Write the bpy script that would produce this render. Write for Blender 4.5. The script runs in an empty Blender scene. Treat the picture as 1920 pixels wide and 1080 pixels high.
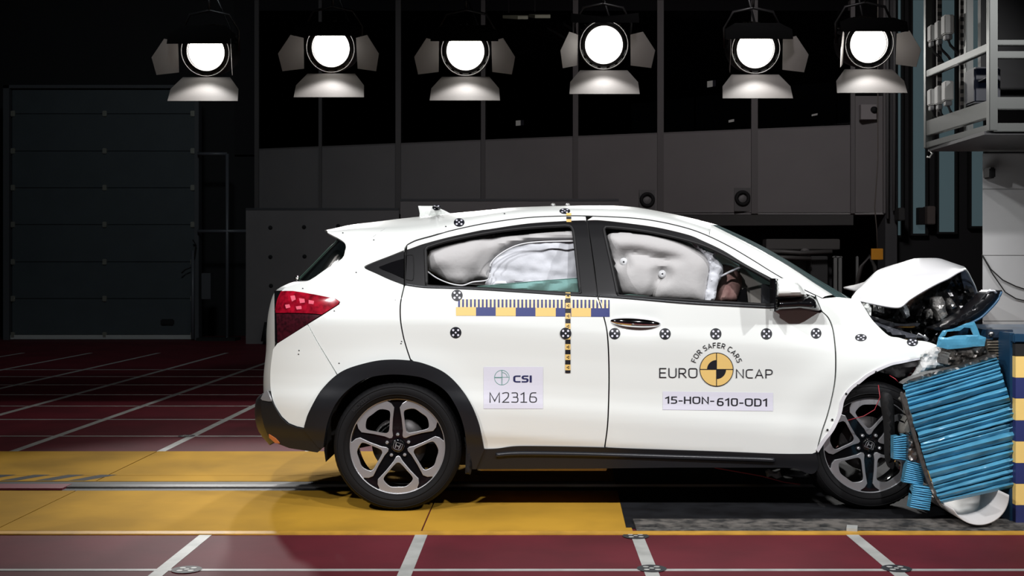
import bpy, bmesh, math, random
import numpy as np
from mathutils import Vector, Matrix, noise
from mathutils.geometry import delaunay_2d_cdt
from mathutils.bvhtree import BVHTree
random.seed(4)
SC = bpy.context.scene
COL = SC.collection
PI = math.pi
# ------------------------------------------------------------------ camera, world, exposure, lights
F, CX, CY, H = 2267.0, 1000.0, 505.0, 1.245      # focal length in px, vanishing point, eye height
cam_d = bpy.data.cameras.new('camera'); cam = bpy.data.objects.new('camera', cam_d); COL.objects.link(cam)
cam.location = (0, 0, H); cam.rotation_euler = (PI/2, 0, 0)
cam_d.sensor_width = 36; cam_d.lens = F/1920*36
cam_d.shift_x = -(CX-960)/1920; cam_d.shift_y = -(540-CY)/1920
cam_d.clip_end = 200
SC.camera = cam
W = bpy.data.worlds.new('world'); SC.world = W; W.use_nodes = True
W.node_tree.nodes['Background'].inputs[0].default_value = (0.75, 0.85, 1.0, 1)
W.node_tree.nodes['Background'].inputs[1].default_value = 0.007
SC.view_settings.view_transform = 'Standard'; SC.view_settings.look = 'None'
SC.view_settings.exposure = 0.0; SC.view_settings.gamma = 1.0
SC.view_settings.use_curve_mapping = False

def spot(loc, to, power, size_deg, radius=0.12, blend=0.5, col=(1, 1, 1)):
    l = bpy.data.lights.new('spot_light', 'SPOT'); o = bpy.data.objects.new('spot_light', l); COL.objects.link(o)
    l.energy = power; l.spot_size = math.radians(size_deg); l.spot_blend = blend; l.shadow_soft_size = radius; l.color = col
    o.location = loc; o.rotation_euler = (Vector(to)-Vector(loc)).to_track_quat('-Z', 'Y').to_euler()
    return o
# front battery of ceiling floods above and behind the camera (outside the frame)
KEY = 600
for kx, ky, kz, tx, kp in [(-4.3, 2.2, 4.6, -0.3, 1.15), (-1.4, 1.6, 5.0, 0.0, 1.15), (1.6, 1.6, 5.0, 0.8, 1.15), (4.9, 2.2, 4.6, 1.3, 1.25)]:
    spot((kx, ky, kz), (tx, 6.3, 1.25), KEY*kp, 50, 0.10, 0.6, (1, 0.985, 1.0))
spot((-1.5, 2.2, 4.4), (3.1, 7.0, 0.9), 620, 24, 0.10, 0.6, (0.98, 1, 1.0))  # extra spot added for block and barrier, stands in for the leftmost flood
# fill spots added to brighten the gallery and the roller door
spot((1.5, 9.0, 7.2), (2.5, 19, 2.2), 1300, 66, 0.6, 1.0, (1, 0.95, 0.97))
spot((-3.0, 9.0, 7.2), (-6.5, 21, 2.0), 720, 70, 0.6, 1.0, (0.85, 0.95, 1.0))

# ------------------------------------------------------------------ helpers
def lin(c):
    return tuple(((v/255)/12.92 if v/255 <= 0.04045 else ((v/255+0.055)/1.055)**2.4) for v in c)
def P(px, py, Y):
    return Vector(((px-CX)*Y/F, Y, H-(py-CY)*Y/F))
MATS = {}
def mat(name, rgb, rough=0.5, metal=0.0, coat=0.0, var=0.0, scale=6.0, rgb2=None, bump=0.0, bscale=60, emit=None, estr=0, spec=0.5, aniso=0, sub=None):
    if name in MATS: return MATS[name]
    m = bpy.data.materials.new(name); m.use_nodes = True
    nt = m.node_tree; b = nt.nodes['Principled BSDF']
    c = lin(rgb)
    b.inputs['Base Color'].default_value = (*c, 1); b.inputs['Roughness'].default_value = rough
    b.inputs['Metallic'].default_value = metal; b.inputs['Coat Weight'].default_value = coat; b.inputs['Coat Roughness'].default_value = 0.06
    b.inputs['Specular IOR Level'].default_value = spec
    tc = nt.nodes.new('ShaderNodeTexCoord')
    if var or rgb2:
        n = nt.nodes.new('ShaderNodeTexNoise'); n.inputs['Scale'].default_value = scale; n.inputs['Detail'].default_value = 6
        r = nt.nodes.new('ShaderNodeValToRGB')
        c2 = lin(rgb2) if rgb2 else tuple(v*(1-var) for v in c)
        r.color_ramp.elements[0].color = (*c2, 1); r.color_ramp.elements[1].color = (*c, 1)
        r.color_ramp.elements[0].position = 0.35; r.color_ramp.elements[1].position = 0.62
        nt.links.new(tc.outputs['Object'], n.inputs['Vector']); nt.links.new(n.outputs['Fac'], r.inputs['Fac'])
        nt.links.new(r.outputs['Color'], b.inputs['Base Color'])
    if bump:
        n2 = nt.nodes.new('ShaderNodeTexNoise'); n2.inputs['Scale'].default_value = bscale; n2.inputs['Detail'].default_value = 4
        bp = nt.nodes.new('ShaderNodeBump'); bp.inputs['Strength'].default_value = bump; bp.inputs['Distance'].default_value = 0.01
        nt.links.new(tc.outputs['Object'], n2.inputs['Vector']); nt.links.new(n2.outputs['Fac'], bp.inputs['Height']); nt.links.new(bp.outputs['Normal'], b.inputs['Normal'])
    if emit:
        b.inputs['Emission Color'].default_value = (*lin(emit), 1); b.inputs['Emission Strength'].default_value = estr
    MATS[name] = m; return m
def glass(name, rgb, alpha, rough=0.02, haze=0.0, haze_rgb=(120, 150, 150)):
    if name in MATS: return MATS[name]
    m = bpy.data.materials.new(name); m.use_nodes = True; nt = m.node_tree
    for n in list(nt.nodes): nt.nodes.remove(n)
    out = nt.nodes.new('ShaderNodeOutputMaterial'); mx = nt.nodes.new('ShaderNodeMixShader'); tr = nt.nodes.new('ShaderNodeBsdfTransparent')
    tr.inputs[0].default_value = (*lin(rgb), 1)
    gl = nt.nodes.new('ShaderNodeBsdfGlossy'); gl.inputs['Roughness'].default_value = rough
    fr = nt.nodes.new('ShaderNodeFresnel'); fr.inputs[0].default_value = 1.5
    ad = nt.nodes.new('ShaderNodeMath'); ad.operation = 'ADD'; ad.inputs[1].default_value = alpha; ad.use_clamp = True
    nt.links.new(fr.outputs[0], ad.inputs[0]); nt.links.new(ad.outputs[0], mx.inputs[0])
    nt.links.new(tr.outputs[0], mx.inputs[1]); nt.links.new(gl.outputs[0], mx.inputs[2]); 
    if haze:      # diffuse share lightens the pane; on the windscreen it paints in lit haze
        df = nt.nodes.new('ShaderNodeBsdfDiffuse'); df.inputs[0].default_value = (*lin(haze_rgb), 1); m2 = nt.nodes.new('ShaderNodeMixShader'); m2.inputs[0].default_value = haze
        nt.links.new(mx.outputs[0], m2.inputs[1]); nt.links.new(df.outputs[0], m2.inputs[2]); nt.links.new(m2.outputs[0], out.inputs[0])
    else: nt.links.new(mx.outputs[0], out.inputs[0])
    MATS[name] = m; return m

def link(name, me, m, parent=None, smooth=False):
    o = bpy.data.objects.new(name, me); COL.objects.link(o)
    for mm in (m if isinstance(m, (list, tuple)) else [m]): me.materials.append(mm)
    if smooth: me.polygons.foreach_set('use_smooth', [True]*len(me.polygons))
    if parent is not None:
        o.parent = parent; o.matrix_parent_inverse = parent.matrix_basis.inverted()
    return o
def mesh(name, verts, faces, m, parent=None, smooth=False, mi=None):
    me = bpy.data.meshes.new(name); me.from_pydata([tuple(v) for v in verts], [], faces); me.update()
    o = link(name, me, m, parent, smooth)
    if mi: me.polygons.foreach_set('material_index', mi)
    return o
def from_bm(name, bm, m, parent=None, smooth=False):
    bmesh.ops.recalc_face_normals(bm, faces=bm.faces[:])
    me = bpy.data.meshes.new(name); bm.to_mesh(me); bm.free()
    return link(name, me, m, parent, smooth)
def tag(o, label=None, cat=None, group=None, kind=None):
    if label: o['label'] = label
    if cat: o['category'] = cat
    if group: o['group'] = group
    if kind: o['kind'] = kind
    return o
def empty(name, loc, label=None, cat=None, group=None):
    o = bpy.data.objects.new(name, None); COL.objects.link(o); o.location = loc; o.empty_display_size = 0.1
    return tag(o, label, cat, group)
def bx(bm, c, s, rot=None, bev=0.0):
    """box into bm: centre c, size s"""
    r = bmesh.ops.create_cube(bm, size=1)
    M = Matrix.Translation(c) @ (rot.to_4x4() if rot else Matrix.Identity(4)) @ Matrix.Diagonal((*s, 1))
    bmesh.ops.transform(bm, matrix=M, verts=r['verts'])
    if bev:
        es = set(e for v in r['verts'] for e in v.link_edges)
        bmesh.ops.bevel(bm, geom=list(es), offset=bev, segments=2, affect='EDGES')
def box(name, lo, hi, m, parent=None, bev=0.0):
    bm = bmesh.new(); lo = Vector(lo); hi = Vector(hi)
    bx(bm, (lo+hi)/2, hi-lo, None, bev)
    return from_bm(name, bm, m, parent)
def tube(bm, pts, r, n=8, r2=None):
    pts = [Vector(p) for p in pts]; rings = []
    for i, p in enumerate(pts):
        d = (pts[min(i+1, len(pts)-1)]-pts[max(i-1, 0)]).normalized()
        a = d.cross(Vector((0, 0, 1)) if abs(d.z) < 0.9 else Vector((0, 1, 0))).normalized(); b = d.cross(a)
        rr = r if r2 is None else r+(r2-r)*i/(len(pts)-1)
        rings.append([bm.verts.new(p+(a*math.cos(2*PI*k/n)+b*math.sin(2*PI*k/n))*rr) for k in range(n)])
    for A, B in zip(rings, rings[1:]):
        for k in range(n): bm.faces.new((A[k], A[(k+1) % n], B[(k+1) % n], B[k]))
    bm.faces.new(rings[0][::-1]); bm.faces.new(rings[-1])
def tubes(name, lines, r, m, parent=None, n=8, smooth=True):
    bm = bmesh.new()
    for l in lines: tube(bm, l, r, n)
    return from_bm(name, bm, m, parent, smooth)
def lathe_y(name, prof, m, parent=None, n=64, c=(0, 0, 0), smooth=True, closed=False):
    """profile (r, y) turned round the y axis"""
    vs, fs = [], []
    k = len(prof)
    for i in range(n):
        a = 2*PI*i/n
        for r, y in prof: vs.append((c[0]+r*math.cos(a), c[1]+y, c[2]+r*math.sin(a)))
    for i in range(n):
        j = (i+1) % n
        for q in range(k if closed else k-1):
            q2 = (q+1) % k
            fs.append((i*k+q, i*k+q2, j*k+q2, j*k+q))
    bm = bmesh.new(); me = bpy.data.meshes.new('t'); me.from_pydata(vs, [], fs); bm.from_mesh(me)
    bmesh.ops.remove_doubles(bm, verts=bm.verts[:], dist=1e-5)
    return from_bm(name, bm, m, parent, smooth)
def sm(pts, n=6, closed=False):
    """Catmull-Rom through points"""
    pts = [np.array(p, float) for p in pts]; out = []
    N = len(pts)
    rng = range(N) if closed else range(N-1)
    for i in rng:
        if closed: p0, p1, p2, p3 = pts[i-1], pts[i], pts[(i+1) % N], pts[(i+2) % N]
        else: p0, p1, p2, p3 = pts[max(i-1, 0)], pts[i], pts[i+1], pts[min(i+2, N-1)]
        for k in range(n):
            t = k/n
            out.append(tuple(0.5*((2*p1)+(-p0+p2)*t+(2*p0-5*p1+4*p2-p3)*t*t+(-p0+3*p1-3*p2+p3)*t**3)))
    if not closed: out.append(tuple(pts[-1]))
    return out
def cub(pts):
    xs = [p[0] for p in pts]; ys = [p[1] for p in pts]
    d = []
    for i in range(len(pts)):
        a, b = max(i-1, 0), min(i+1, len(pts)-1); d.append((ys[b]-ys[a])/(xs[b]-xs[a]))
    def f(x):
        if x <= xs[0]: return ys[0]
        if x >= xs[-1]: return ys[-1]
        i = max(k for k in range(len(xs)-1) if xs[k] <= x); h = xs[i+1]-xs[i]; t = (x-xs[i])/h
        return (2*t**3-3*t*t+1)*ys[i]+(t**3-2*t*t+t)*h*d[i]+(-2*t**3+3*t*t)*ys[i+1]+(t**3-t*t)*h*d[i+1]
    return f
def inpoly(pts, poly):
    x, y = pts[:, 0], pts[:, 1]; ins = np.zeros(len(pts), bool); n = len(poly)
    for i in range(n):
        x1, y1 = poly[i]; x2, y2 = poly[(i+1) % n]
        if y1 == y2: continue
        c = ((y1 > y) != (y2 > y)) & (x < (x2-x1)*(y-y1)/(y2-y1)+x1); ins ^= c
    return ins
def bdist(pts, polys):
    d = np.full(len(pts), 1e9)
    for poly in polys:
        n = len(poly)
        for i in range(n):
            a = np.array(poly[i], float); b = np.array(poly[(i+1) % n], float); ab = b-a; L = max(ab@ab, 1e-12)
            t = np.clip(((pts-a)@ab)/L, 0, 1); q = a+t[:, None]*ab; d = np.minimum(d, np.hypot(*(pts-q).T))
    return d
def dense(poly, step):
    out = []
    for i in range(len(poly)):
        a = np.array(poly[i], float); b = np.array(poly[(i+1) % len(poly)], float); L = np.hypot(*(b-a))
        if L < 1e-6: continue
        k = max(1, int(round(L/step)))
        for j in range(k): out.append(tuple(a+(b-a)*j/k))
    return out
def tri2d(outline, holes=(), step=8):
    """triangulated 2-D region with interior points. returns pts(np), tris, dense loops"""
    loops = [dense(l, step) for l in [outline]+list(holes)]
    o = np.array(loops[0]); lo = o.min(0); hi = o.max(0)
    gx = np.arange(lo[0]+step/2, hi[0], step); gy = np.arange(lo[1]+step/2, hi[1], step*0.87)
    g = []
    for j, yy in enumerate(gy):
        for xx in gx: g.append((xx+(step/2 if j % 2 else 0), yy))
    pts = []
    if g:
        g = np.array(g); ok = inpoly(g, loops[0])
        for h in loops[1:]: ok &= ~inpoly(g, h)
        g = g[ok]
        if len(g): g = g[bdist(g, loops) > step*0.45]
        pts = [Vector(p) for p in g]
    edges = []; vs = []
    for l in loops:
        b = len(vs); vs += [Vector(p) for p in l]; edges += [(b+i, b+(i+1) % len(l)) for i in range(len(l))]
    r = delaunay_2d_cdt(vs+pts, edges, [], 0, 1e-5)
    V = np.array([tuple(v) for v in r[0]]); T = [tuple(f) for f in r[2]]
    cen = np.array([V[list(t)].mean(0) for t in T])
    ok = inpoly(cen, loops[0])
    for h in loops[1:]: ok &= ~inpoly(cen, h)
    T = [t for t, k in zip(T, ok) if k]
    return V, T, loops

# ------------------------------------------------------------------ car body side surface (half width as function of x and z)
YC = 7.05
PROF = [(0.0, .79), (.20, .82), (.33, .845), (.385, .866), (.50, .880), (.545, .880), (.60, .870), (.66, .868), (.80, .875), (.90, .885), (.95, .887), (1.08, .860), (1.11, .849),
        (1.30, .752), (1.42, .690), (1.50, .645), (1.56, .60), (1.62, .5), (2, .3)]
PX = np.array([p[0] for p in PROF]); PY_ = np.array([p[1] for p in PROF])
_k = np.linspace(-0.022, 0.022, 9); _w = np.cos(_k/0.022*PI/2)+.05; _w = _w/_w.sum()
def hw(x, z):
    x = np.asarray(x, float); z = np.asarray(z, float)
    fade = np.clip((1.08-z)/0.13, 0, 1)
    zz = z+0.075*np.clip(x, -0.5, 1.6)*fade
    h = sum(w*np.interp(zz+k, PX, PY_) for k, w in zip(_k, _w))
    r = np.clip((-.8-x)/.62, 0, 2); h = h-0.20*r**2.3
    f = np.clip((x-1.75)/.4, 0, 2); h = h-0.10*f**2
    up = np.clip((z-1.1)/0.4, 0, 1); h = h-0.05*up*np.clip((-.3-x)/.8, 0, 1.3)**1.5
    h = h-0.016*np.exp(-((x-.522)/.115)**4-((z-.966)/.052)**2)       # hollow behind the door handle
    # soft swell round the wheel arches
    for cx in (-.695, 1.74):
        d = np.hypot(x-cx, z-.33); h = h+0.010*np.exp(-((d-.43)/.09)**2)*(z < 1.0)
    return h
def drape(px, py, off=0.0):
    px = np.asarray(px, float); py = np.asarray(py, float); Y = np.full(px.shape, 6.2)
    for _ in range(10):
        X = (px-CX)*Y/F; Z = H-(py-CY)*Y/F; Y = 0.3*Y+0.7*(YC-hw(X, Z))
    e = 0.006
    gx = (hw(X+e, Z)-hw(X-e, Z))/(2*e); gz = (hw(X, Z+e)-hw(X, Z-e))/(2*e)
    # surface y = YC - hw  -> outward normal (-gx, -1, -gz)
    N = np.stack([-gx, -np.ones_like(gx), -gz], -1); N /= np.linalg.norm(N, axis=-1, keepdims=True)
    Pn = np.stack([X, Y, Z], -1)+N*off
    return Pn, N
BODY = []      # near-side surfaces collected for placing stickers on
def near(o): BODY.append(o); return o
def panel(name, outline, m, parent, holes=(), off=0.0, step=9, rim=0.018, mirror=True, raw=False):
    V, T, loops = tri2d(outline, holes, step)
    Pn, N = drape(V[:, 0], V[:, 1], off)
    verts = [tuple(p) for p in Pn]; nor = [tuple(n) for n in N]; faces = []
    for t in T:
        a, b, c = (Pn[i] for i in t); nn = np.cross(b-a, c-a)
        faces.append(t if nn@N[t[0]] > 0 else t[::-1])
    for l in loops:
        L = np.array(l); q, n = drape(L[:, 0], L[:, 1], off); k = len(L); b = len(verts)
        cent = q.mean(0)
        tang = np.roll(q, -1, 0)-np.roll(q, 1, 0); rn = np.cross(tang, n); rn /= np.linalg.norm(rn, axis=1, keepdims=True)+1e-9
        # orient away from the material
        test = L+np.stack([rn[:, 0], -rn[:, 2]], -1)*1.5
        ins = inpoly(test, loops[0])
        for h in loops[1:]: ins &= ~inpoly(test, h)
        if ins.mean() > 0.5: rn = -rn
        verts += [tuple(p) for p in q]+[tuple(p) for p in (q-n*rim)]; nor += [tuple(p) for p in rn]*2
        for i in range(k):
            j = (i+1) % k; f = (b+i, b+j, b+k+j, b+k+i)
            a_, b_, c_ = (np.array(verts[w]) for w in f[:3])
            faces.append(f if np.cross(b_-a_, c_-a_)@rn[i] > 0 else f[::-1])
    def mk(vs, fs, ns, nm):
        me = bpy.data.meshes.new(nm); me.from_pydata(vs, [], fs); me.update()
        o = link(nm, me, m, parent, True); me.normals_split_custom_set_from_vertices(ns); return o
    o = mk(verts, faces, nor, name)
    if mirror:
        mk([(x, 2*YC-y, z) for x, y, z in verts], [f[::-1] for f in faces], [(a, -b, c) for a, b, c in nor], name)
    return near(o)
def loft(name, rows, m, parent=None, smooth=True, flip=False):
    n = len(rows[0]); vs = [tuple(p) for r in rows for p in r]; fs = []
    for i in range(len(rows)-1):
        for j in range(n-1):
            f = (i*n+j, i*n+j+1, (i+1)*n+j+1, (i+1)*n+j); fs.append(f[::-1] if flip else f)
    return mesh(name, vs, fs, m, parent, smooth)
def slab(name, outline, Y, m, parent=None, thick=0.02, step=9, bulge=0.0, bw=25, nz=0.0, nfreq=8, holes=(), fn=None, smooth=True, back=True, px=True, ang=40):
    """solid sheet: outline in picture px laid at depth Y (number or function), front puffed / crumpled, closed behind"""
    V, T, loops = tri2d(outline, holes, step)
    d = bdist(V, loops)
    def YY(x, y): return Y(x, y) if callable(Y) else Y
    fr, bk = [], []
    for (x, y), dd in zip(V, d):
        y0 = YY(x, y); t = min(dd/bw, 1); b = bulge*math.sqrt(max(0, 1-(1-t)**2))
        q = P(x, y, y0)
        c = nz*noise.noise(q*nfreq)+nz*0.5*noise.noise(q*nfreq*2.7) if nz else 0
        if fn: c += fn(x, y, dd)
        fr.append(P(x, y, y0-b+c)); bk.append(P(x, y, y0)+Vector((0, thick+(c if nz else 0), 0)))
    n = len(V); vs = fr+bk; fs = []
    for t in T:
        a, b, c = (fr[i] for i in t)
        t = t if (b-a).cross(c-a).y < 0 else t[::-1]
        fs.append(t); fs.append(tuple(i+n for i in t[::-1]))
    cnt = {}
    for t in fs[0::2]:
        for k in range(3): cnt[(t[k], t[(k+1) % 3])] = 1
    for (a, b) in list(cnt):
        if (b, a) not in cnt: fs.append((b, a, a+n, b+n))
    o = mesh(name, vs, fs, m, parent, smooth)
    if smooth:
        bm = bmesh.new(); bm.from_mesh(o.data)
        for e in bm.edges:
            if len(e.link_faces) == 2 and e.calc_face_angle(0) > math.radians(ang): e.smooth = False
        bm.to_mesh(o.data); bm.free()
    return o

# ------------------------------------------------------------------ materials
WHITE = mat('white_paint', (234, 238, 234), 0.30, coat=0.6)
PLAST = mat('black_plastic', (22, 23, 26), 0.45, bump=0.05, bscale=900)
GLOSSB = mat('gloss_black', (14, 14, 16), 0.10, coat=0.5)
SATIN = mat('satin_black_trim', (19, 19, 21), 0.27)
RUB = mat('black_rubber', (20, 20, 21), 0.6)
TYRE = mat('tyre_rubber', (13, 13, 15), 0.7, spec=.25, bump=0.1, bscale=300)
DARK = mat('dark_inside', (10, 10, 11), 0.8)
ALU = mat('machined_alloy', (196, 197, 200), 0.33, metal=0.7, coat=0.3)
CHROME = mat('chrome', (225, 225, 228), 0.06, metal=1.0)
STEEL = mat('steel', (150, 150, 150), 0.35, metal=1.0)
ZINC = mat('aluminium_profile', (88, 90, 88), 0.38, metal=0.8)
BAG = mat('airbag_cloth', (192, 191, 190), 0.85, bump=0.25, bscale=25)
BAGW = mat('white_airbag_cloth', (215, 218, 224), 0.85, bump=0.2, bscale=30)
DECALW = mat('white_sticker', (222, 222, 234), 0.4)
INK = mat('black_ink', (22, 24, 32), 0.5)
INKB = mat('blue_ink', (40, 42, 88), 0.5)
YEL = mat('sticker_yellow', (234, 198, 120), 0.5)
CREAM = mat('sticker_cream', (238, 220, 175), 0.5)
NAVY = mat('sticker_navy', (52, 62, 120), 0.5)
TEAL = mat('teal_ink', (70, 150, 135), 0.5)
BLUE = mat('blue_foil', (80, 150, 182), 0.27, metal=0.1, coat=0.3, var=0.22, scale=9)
FOIL = mat('bare_foil', (120, 118, 116), 0.3, metal=0.8, var=0.5, scale=14)

# ------------------------------------------------------------------ the hall
RED = mat('red_floor_paint', (98, 35, 44), 0.6, spec=.1, rgb2=(84, 32, 39), scale=2.2, bump=0.06, bscale=14)
YPL = mat('ochre_plate_paint', (190, 146, 52), 0.8, spec=.06, rgb2=(164, 126, 46), scale=1.6, bump=0.05, bscale=18)
LINEW = mat('white_line_paint', (176, 178, 174), 0.5, var=0.25, scale=8)
fl = tag(box('floor', (-14, -2, -0.15), (12, 24, 0), RED), kind='structure')
lines = [-.525+1.01*k for k in range(-10, 11)]
def fline(x0, y0, x1, y1, z=0.0015, w=0.05, m=LINEW):
    d = Vector((x1-x0, y1-y0, 0)).normalized(); n = Vector((-d.y, d.x, 0))*w/2; a = Vector((x0, y0, 0)); b = Vector((x1, y1, 0))
    vs = [a-n, b-n, b+n, a+n]; vs = [Vector((v.x, v.y, -0.01)) for v in vs]+[Vector((v.x, v.y, z)) for v in vs]
    return mesh('floor_line', vs, [(4, 5, 6, 7), (0, 1, 5, 4), (1, 2, 6, 5), (2, 3, 7, 6), (3, 0, 4, 7)], m, fl)
YN, YF = 5.665, 8.235
for x in lines:
    if -8 < x < 5: fline(x, 3, x, YN, w=0.058)
    if -8 < x < 5: fline(x, YF, x, 18, w=0.058)
for k, yy in enumerate([4.0, 5.004, 9.017, 10.02, 11.0, 12.0, 13.03, 14.03, 15.0]):
    fline(-10, yy, 9, yy, z=0.0018, w=0.034 if yy > 6 else 0.03)
# yellow plates each side of the rail slot
def plate(x0, y0, x1, y1, name='floor_plate', m=YPL, z=0.006): 
    o = box(name, (x0, y0, -0.01), (x1, y1, z), m, fl); return o
xs = [-9, -6.55, -4.55, -2.56, -0.53, 0.475]
g = 0.004
for a, b in zip(xs, xs[1:]):
    plate(a+g, 5.735, b-g, 6.77)
    plate(a+g, 7.075, b-g, 7.26); plate(a+g, 7.268, b-g, YF)
plate(0.475, 7.075, 9, 7.5); plate(0.475, 7.5, 9, YF)
plate(-9, YN, 9, 5.728, 'floor_edging', mat('ochre_edging', (206, 156, 56), 0.5, var=0.3, scale=7))
# rail slot
RSL = mat('rail_slot', (14, 14, 15), 0.6)
box('rail_slot', (-9, 6.77, -0.01), (9, 7.075, 0.003), RSL, fl)
box('guide_rail', (-9, 6.86, -0.01), (1.6, 6.935, 0.012), mat('rail_steel', (150, 150, 150), 0.3, metal=0.9), fl)
box('slot_cover', (-9, 6.80, -0.01), (-2.65, 6.94, 0.014), mat('red_cover', (120, 46, 60), 0.5), fl)
for px0 in (-25, 40, 104, 166):
    x = (px0-1000)*7.2/F
    mesh('track_mark', [(x-.08, 7.09, .0068), (x+.02, 7.09, .0068), (x+.14, 7.29, .0068), (x+.04, 7.29, .0068)], [(0, 1, 2, 3)], DARK, fl)
# black mat before the barrier and the scuffed grey strip
MATB = mat('black_rubber_mat', (30, 31, 34), 0.75, spec=.15, rgb2=(14, 14, 16), scale=5, bump=0.1, bscale=9)
bm = bmesh.new()
vs = [bm.verts.new(v) for v in [(0.445, 5.80, .001), (2.30, 5.80, .001), (2.30, 7.9, .001), (0.50, 7.9, .001)]]; bm.faces.new(vs)
r = bmesh.ops.extrude_face_region(bm, geom=bm.faces[:]); bmesh.ops.translate(bm, vec=(0, 0, .007), verts=[v for v in r['geom'] if isinstance(v, bmesh.types.BMVert)])
tag(from_bm('rubber_mat', bm, MATB), 'black rubber mat lying on the floor under the front of the crashed car', 'mat')
box('scuffed_strip', (0.49, 5.73, -0.01), (9, 5.80, 0.009), mat('scuffed_grey', (92, 90, 86), 0.6, rgb2=(34, 34, 34), scale=26), fl)
box('scuffed_strip', (0.49, 5.80, -0.01), (9, 5.95, 0.0175), mat('scuffed_grey2', (104, 100, 95), 0.6, rgb2=(40, 40, 40), scale=18), fl)
fline(1.507, 5.72, 1.53, 5.80, z=0.0185, w=.05)
# five-dot camera targets stuck on floor crossings
def floor_target(x, y, r=0.062):
    bm = bmesh.new()
    def disc(cx, cy, rr, z, mi, n=24):
        f = bm.faces.new([bm.verts.new((cx+rr*math.cos(2*PI*k/n), cy+rr*math.sin(2*PI*k/n), z)) for k in range(n)]); f.material_index = mi
    disc(x, y, r, .0035, 0)
    disc(x, y, r*.17, .0045, 1)
    for k in range(4): disc(x+r*.52*math.cos(PI/4+k*PI/2), y+r*.52*math.sin(PI/4+k*PI/2), r*.2, .0045, 1)
    return from_bm('floor_target', bm, [mat('worn_black', (40, 42, 46), 0.6), LINEW], fl)
for px, py in [(350, 1069), (1222, 1067), (1681, 1067), (350, 818), (1192, 1006)]:
    Y = F*H/(py-CY); floor_target((px-CX)*Y/F, Y)

# walls
WD = mat('dark_wall_paint', (17, 17, 20), 0.8, var=0.2, scale=2)
tag(box('wall_back', (-14, 22.6, 0), (12, 22.8, 7.5), WD), kind='structure')
tag(box('wall_left', (-14.2, -2, 0), (-14, 24, 7.5), WD), kind='structure')
tag(box('wall_right', (12, -2, 0), (12.2, 24, 7.5), WD), kind='structure')
ce = tag(box('ceiling', (-14.2, -2, 7.5), (12.2, 24, 7.6), mat('ceiling_paint', (40, 40, 44), 0.9)), kind='structure')
# roller door: seven sections with hinges, frame and floor seal
DOORM = mat('door_panel_paint', (60, 68, 72), 0.6, var=0.1, scale=3)
dr = tag(empty('door_1', (-7.6, 21.3, 0)), kind='structure')
def dx(px, Y=21.35): return (px-1000)*Y/F
def dz(py, Y=21.35): return H-(py-CY)*Y/F
rows = [628, 560, 491, 421, 352, 283, 213, 168]
for a, b in zip(rows, rows[1:]):
    bm = bmesh.new(); bx(bm, ((dx(22)+dx(364))/2, 21.4, (dz(a)+dz(b))/2), (dx(364)-dx(22), .06, dz(b)-dz(a)-.010), None, .003)
    o = from_bm('door_panel', bm, DOORM, dr)
    for hx in (24, 196, 361):
        bm = bmesh.new(); bx(bm, (dx(hx), 21.36, dz(a)), (.07, .05, .10), None, .008)
        from_bm('hinge', bm, mat('hinge_zinc', (150, 150, 140), 0.4, metal=.6), o)
box('bottom_seal', (dx(20), 21.34, dz(636)), (dx(360), 21.46, dz(628)), mat('seal_alu', (170, 172, 170), .4), dr)
box('door_jamb', (dx(8), 21.3, 0), (dx(19), 21.5, dz(160)), mat('jamb', (70, 72, 76), .5), dr)
box('door_jamb', (dx(366), 21.3, 0), (dx(374), 21.5, dz(172)), mat('jamb', (70, 72, 76), .5), dr)
box('lintel', (dx(8), 21.3, dz(166)), (dx(374), 21.5, dz(160)), mat('jamb', (70, 72, 76), .5), dr)
bm = bmesh.new(); bx(bm, (dx(314), 21.35, dz(604)), (.24, .05, .11), None, .02)
from_bm('lock_plate', bm, DARK, dr)
# side guide rail with a bright tube, boxes at its right
gd = empty('door_motor_stand', (dx(388), 21.2, 0), 'dim steel stand with cable and boxes to the right of the roller door', 'stand')
tubes('guide_tube', [[(dx(366), 21.2, .02), (dx(366), 21.2, dz(470))], [(dx(430), 21.2, .02), (dx(430), 21.2, dz(290))], [(dx(375), 21.2, dz(290)), (dx(430), 21.2, dz(290))], [(dx(375), 21.2, dz(434)), (dx(470), 21.2, dz(434))]], .03, mat('stand_steel', (90, 92, 98), .4), gd)
box('control_box', (dx(385), 21.1, dz(560)), (dx(402), 21.3, dz(512)), mat('jamb', (70, 72, 76), .5), gd)
tubes('cable', [[(dx(345), 21.2, dz(512)), (dx(352), 21.2, dz(506)), (dx(366), 21.2, dz(500)), (dx(372), 21.2, dz(460)), (dx(366), 21.2, dz(450))]], .012, DARK, gd)
box('base_plate', (dx(378), 21.0, 0.0), (dx(450), 21.4, .05), DARK, gd)
# floor-standing pale boards below the gallery
BRD = mat('grey_board', (104, 100, 100), 0.7, var=0.08, scale=2)
for (a, b, t, lab, dots) in [(461, 748, 394, 'tall grey board with rows of black dots behind the car tail', [(507, 427), (570, 426), (634, 424), (698, 423), (507, 482), (571, 481), (635, 480), (508, 536), (572, 536), (509, 591), (573, 590)]),
                      (751, 1160, 377, 'tall grey board standing behind the car roof, under the gallery', [])]:
    Y = 20.2 if a < 600 else 18.6; e = empty('standing_board', (P(a, 0, Y).x, Y, 0), lab, 'board')
    box('board', (P(a, 0, Y).x, Y, 0.0), (P(b, 0, Y).x, Y+.05, P(0, t, Y).z), BRD, e)
    for q in dots: lathe_y('dot', [(0, -.012), (.033, -.01), (.036, 0)], DARK, e, 16, P(q[0], q[1], Y))
    box('edge_strip', (P(a, 0, Y).x, Y-.01, P(0, t, Y).z), (P(b, 0, Y).x, Y+.06, P(0, t, Y).z+.035), mat('edge_dark', (40, 40, 44), .5), e)
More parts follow.
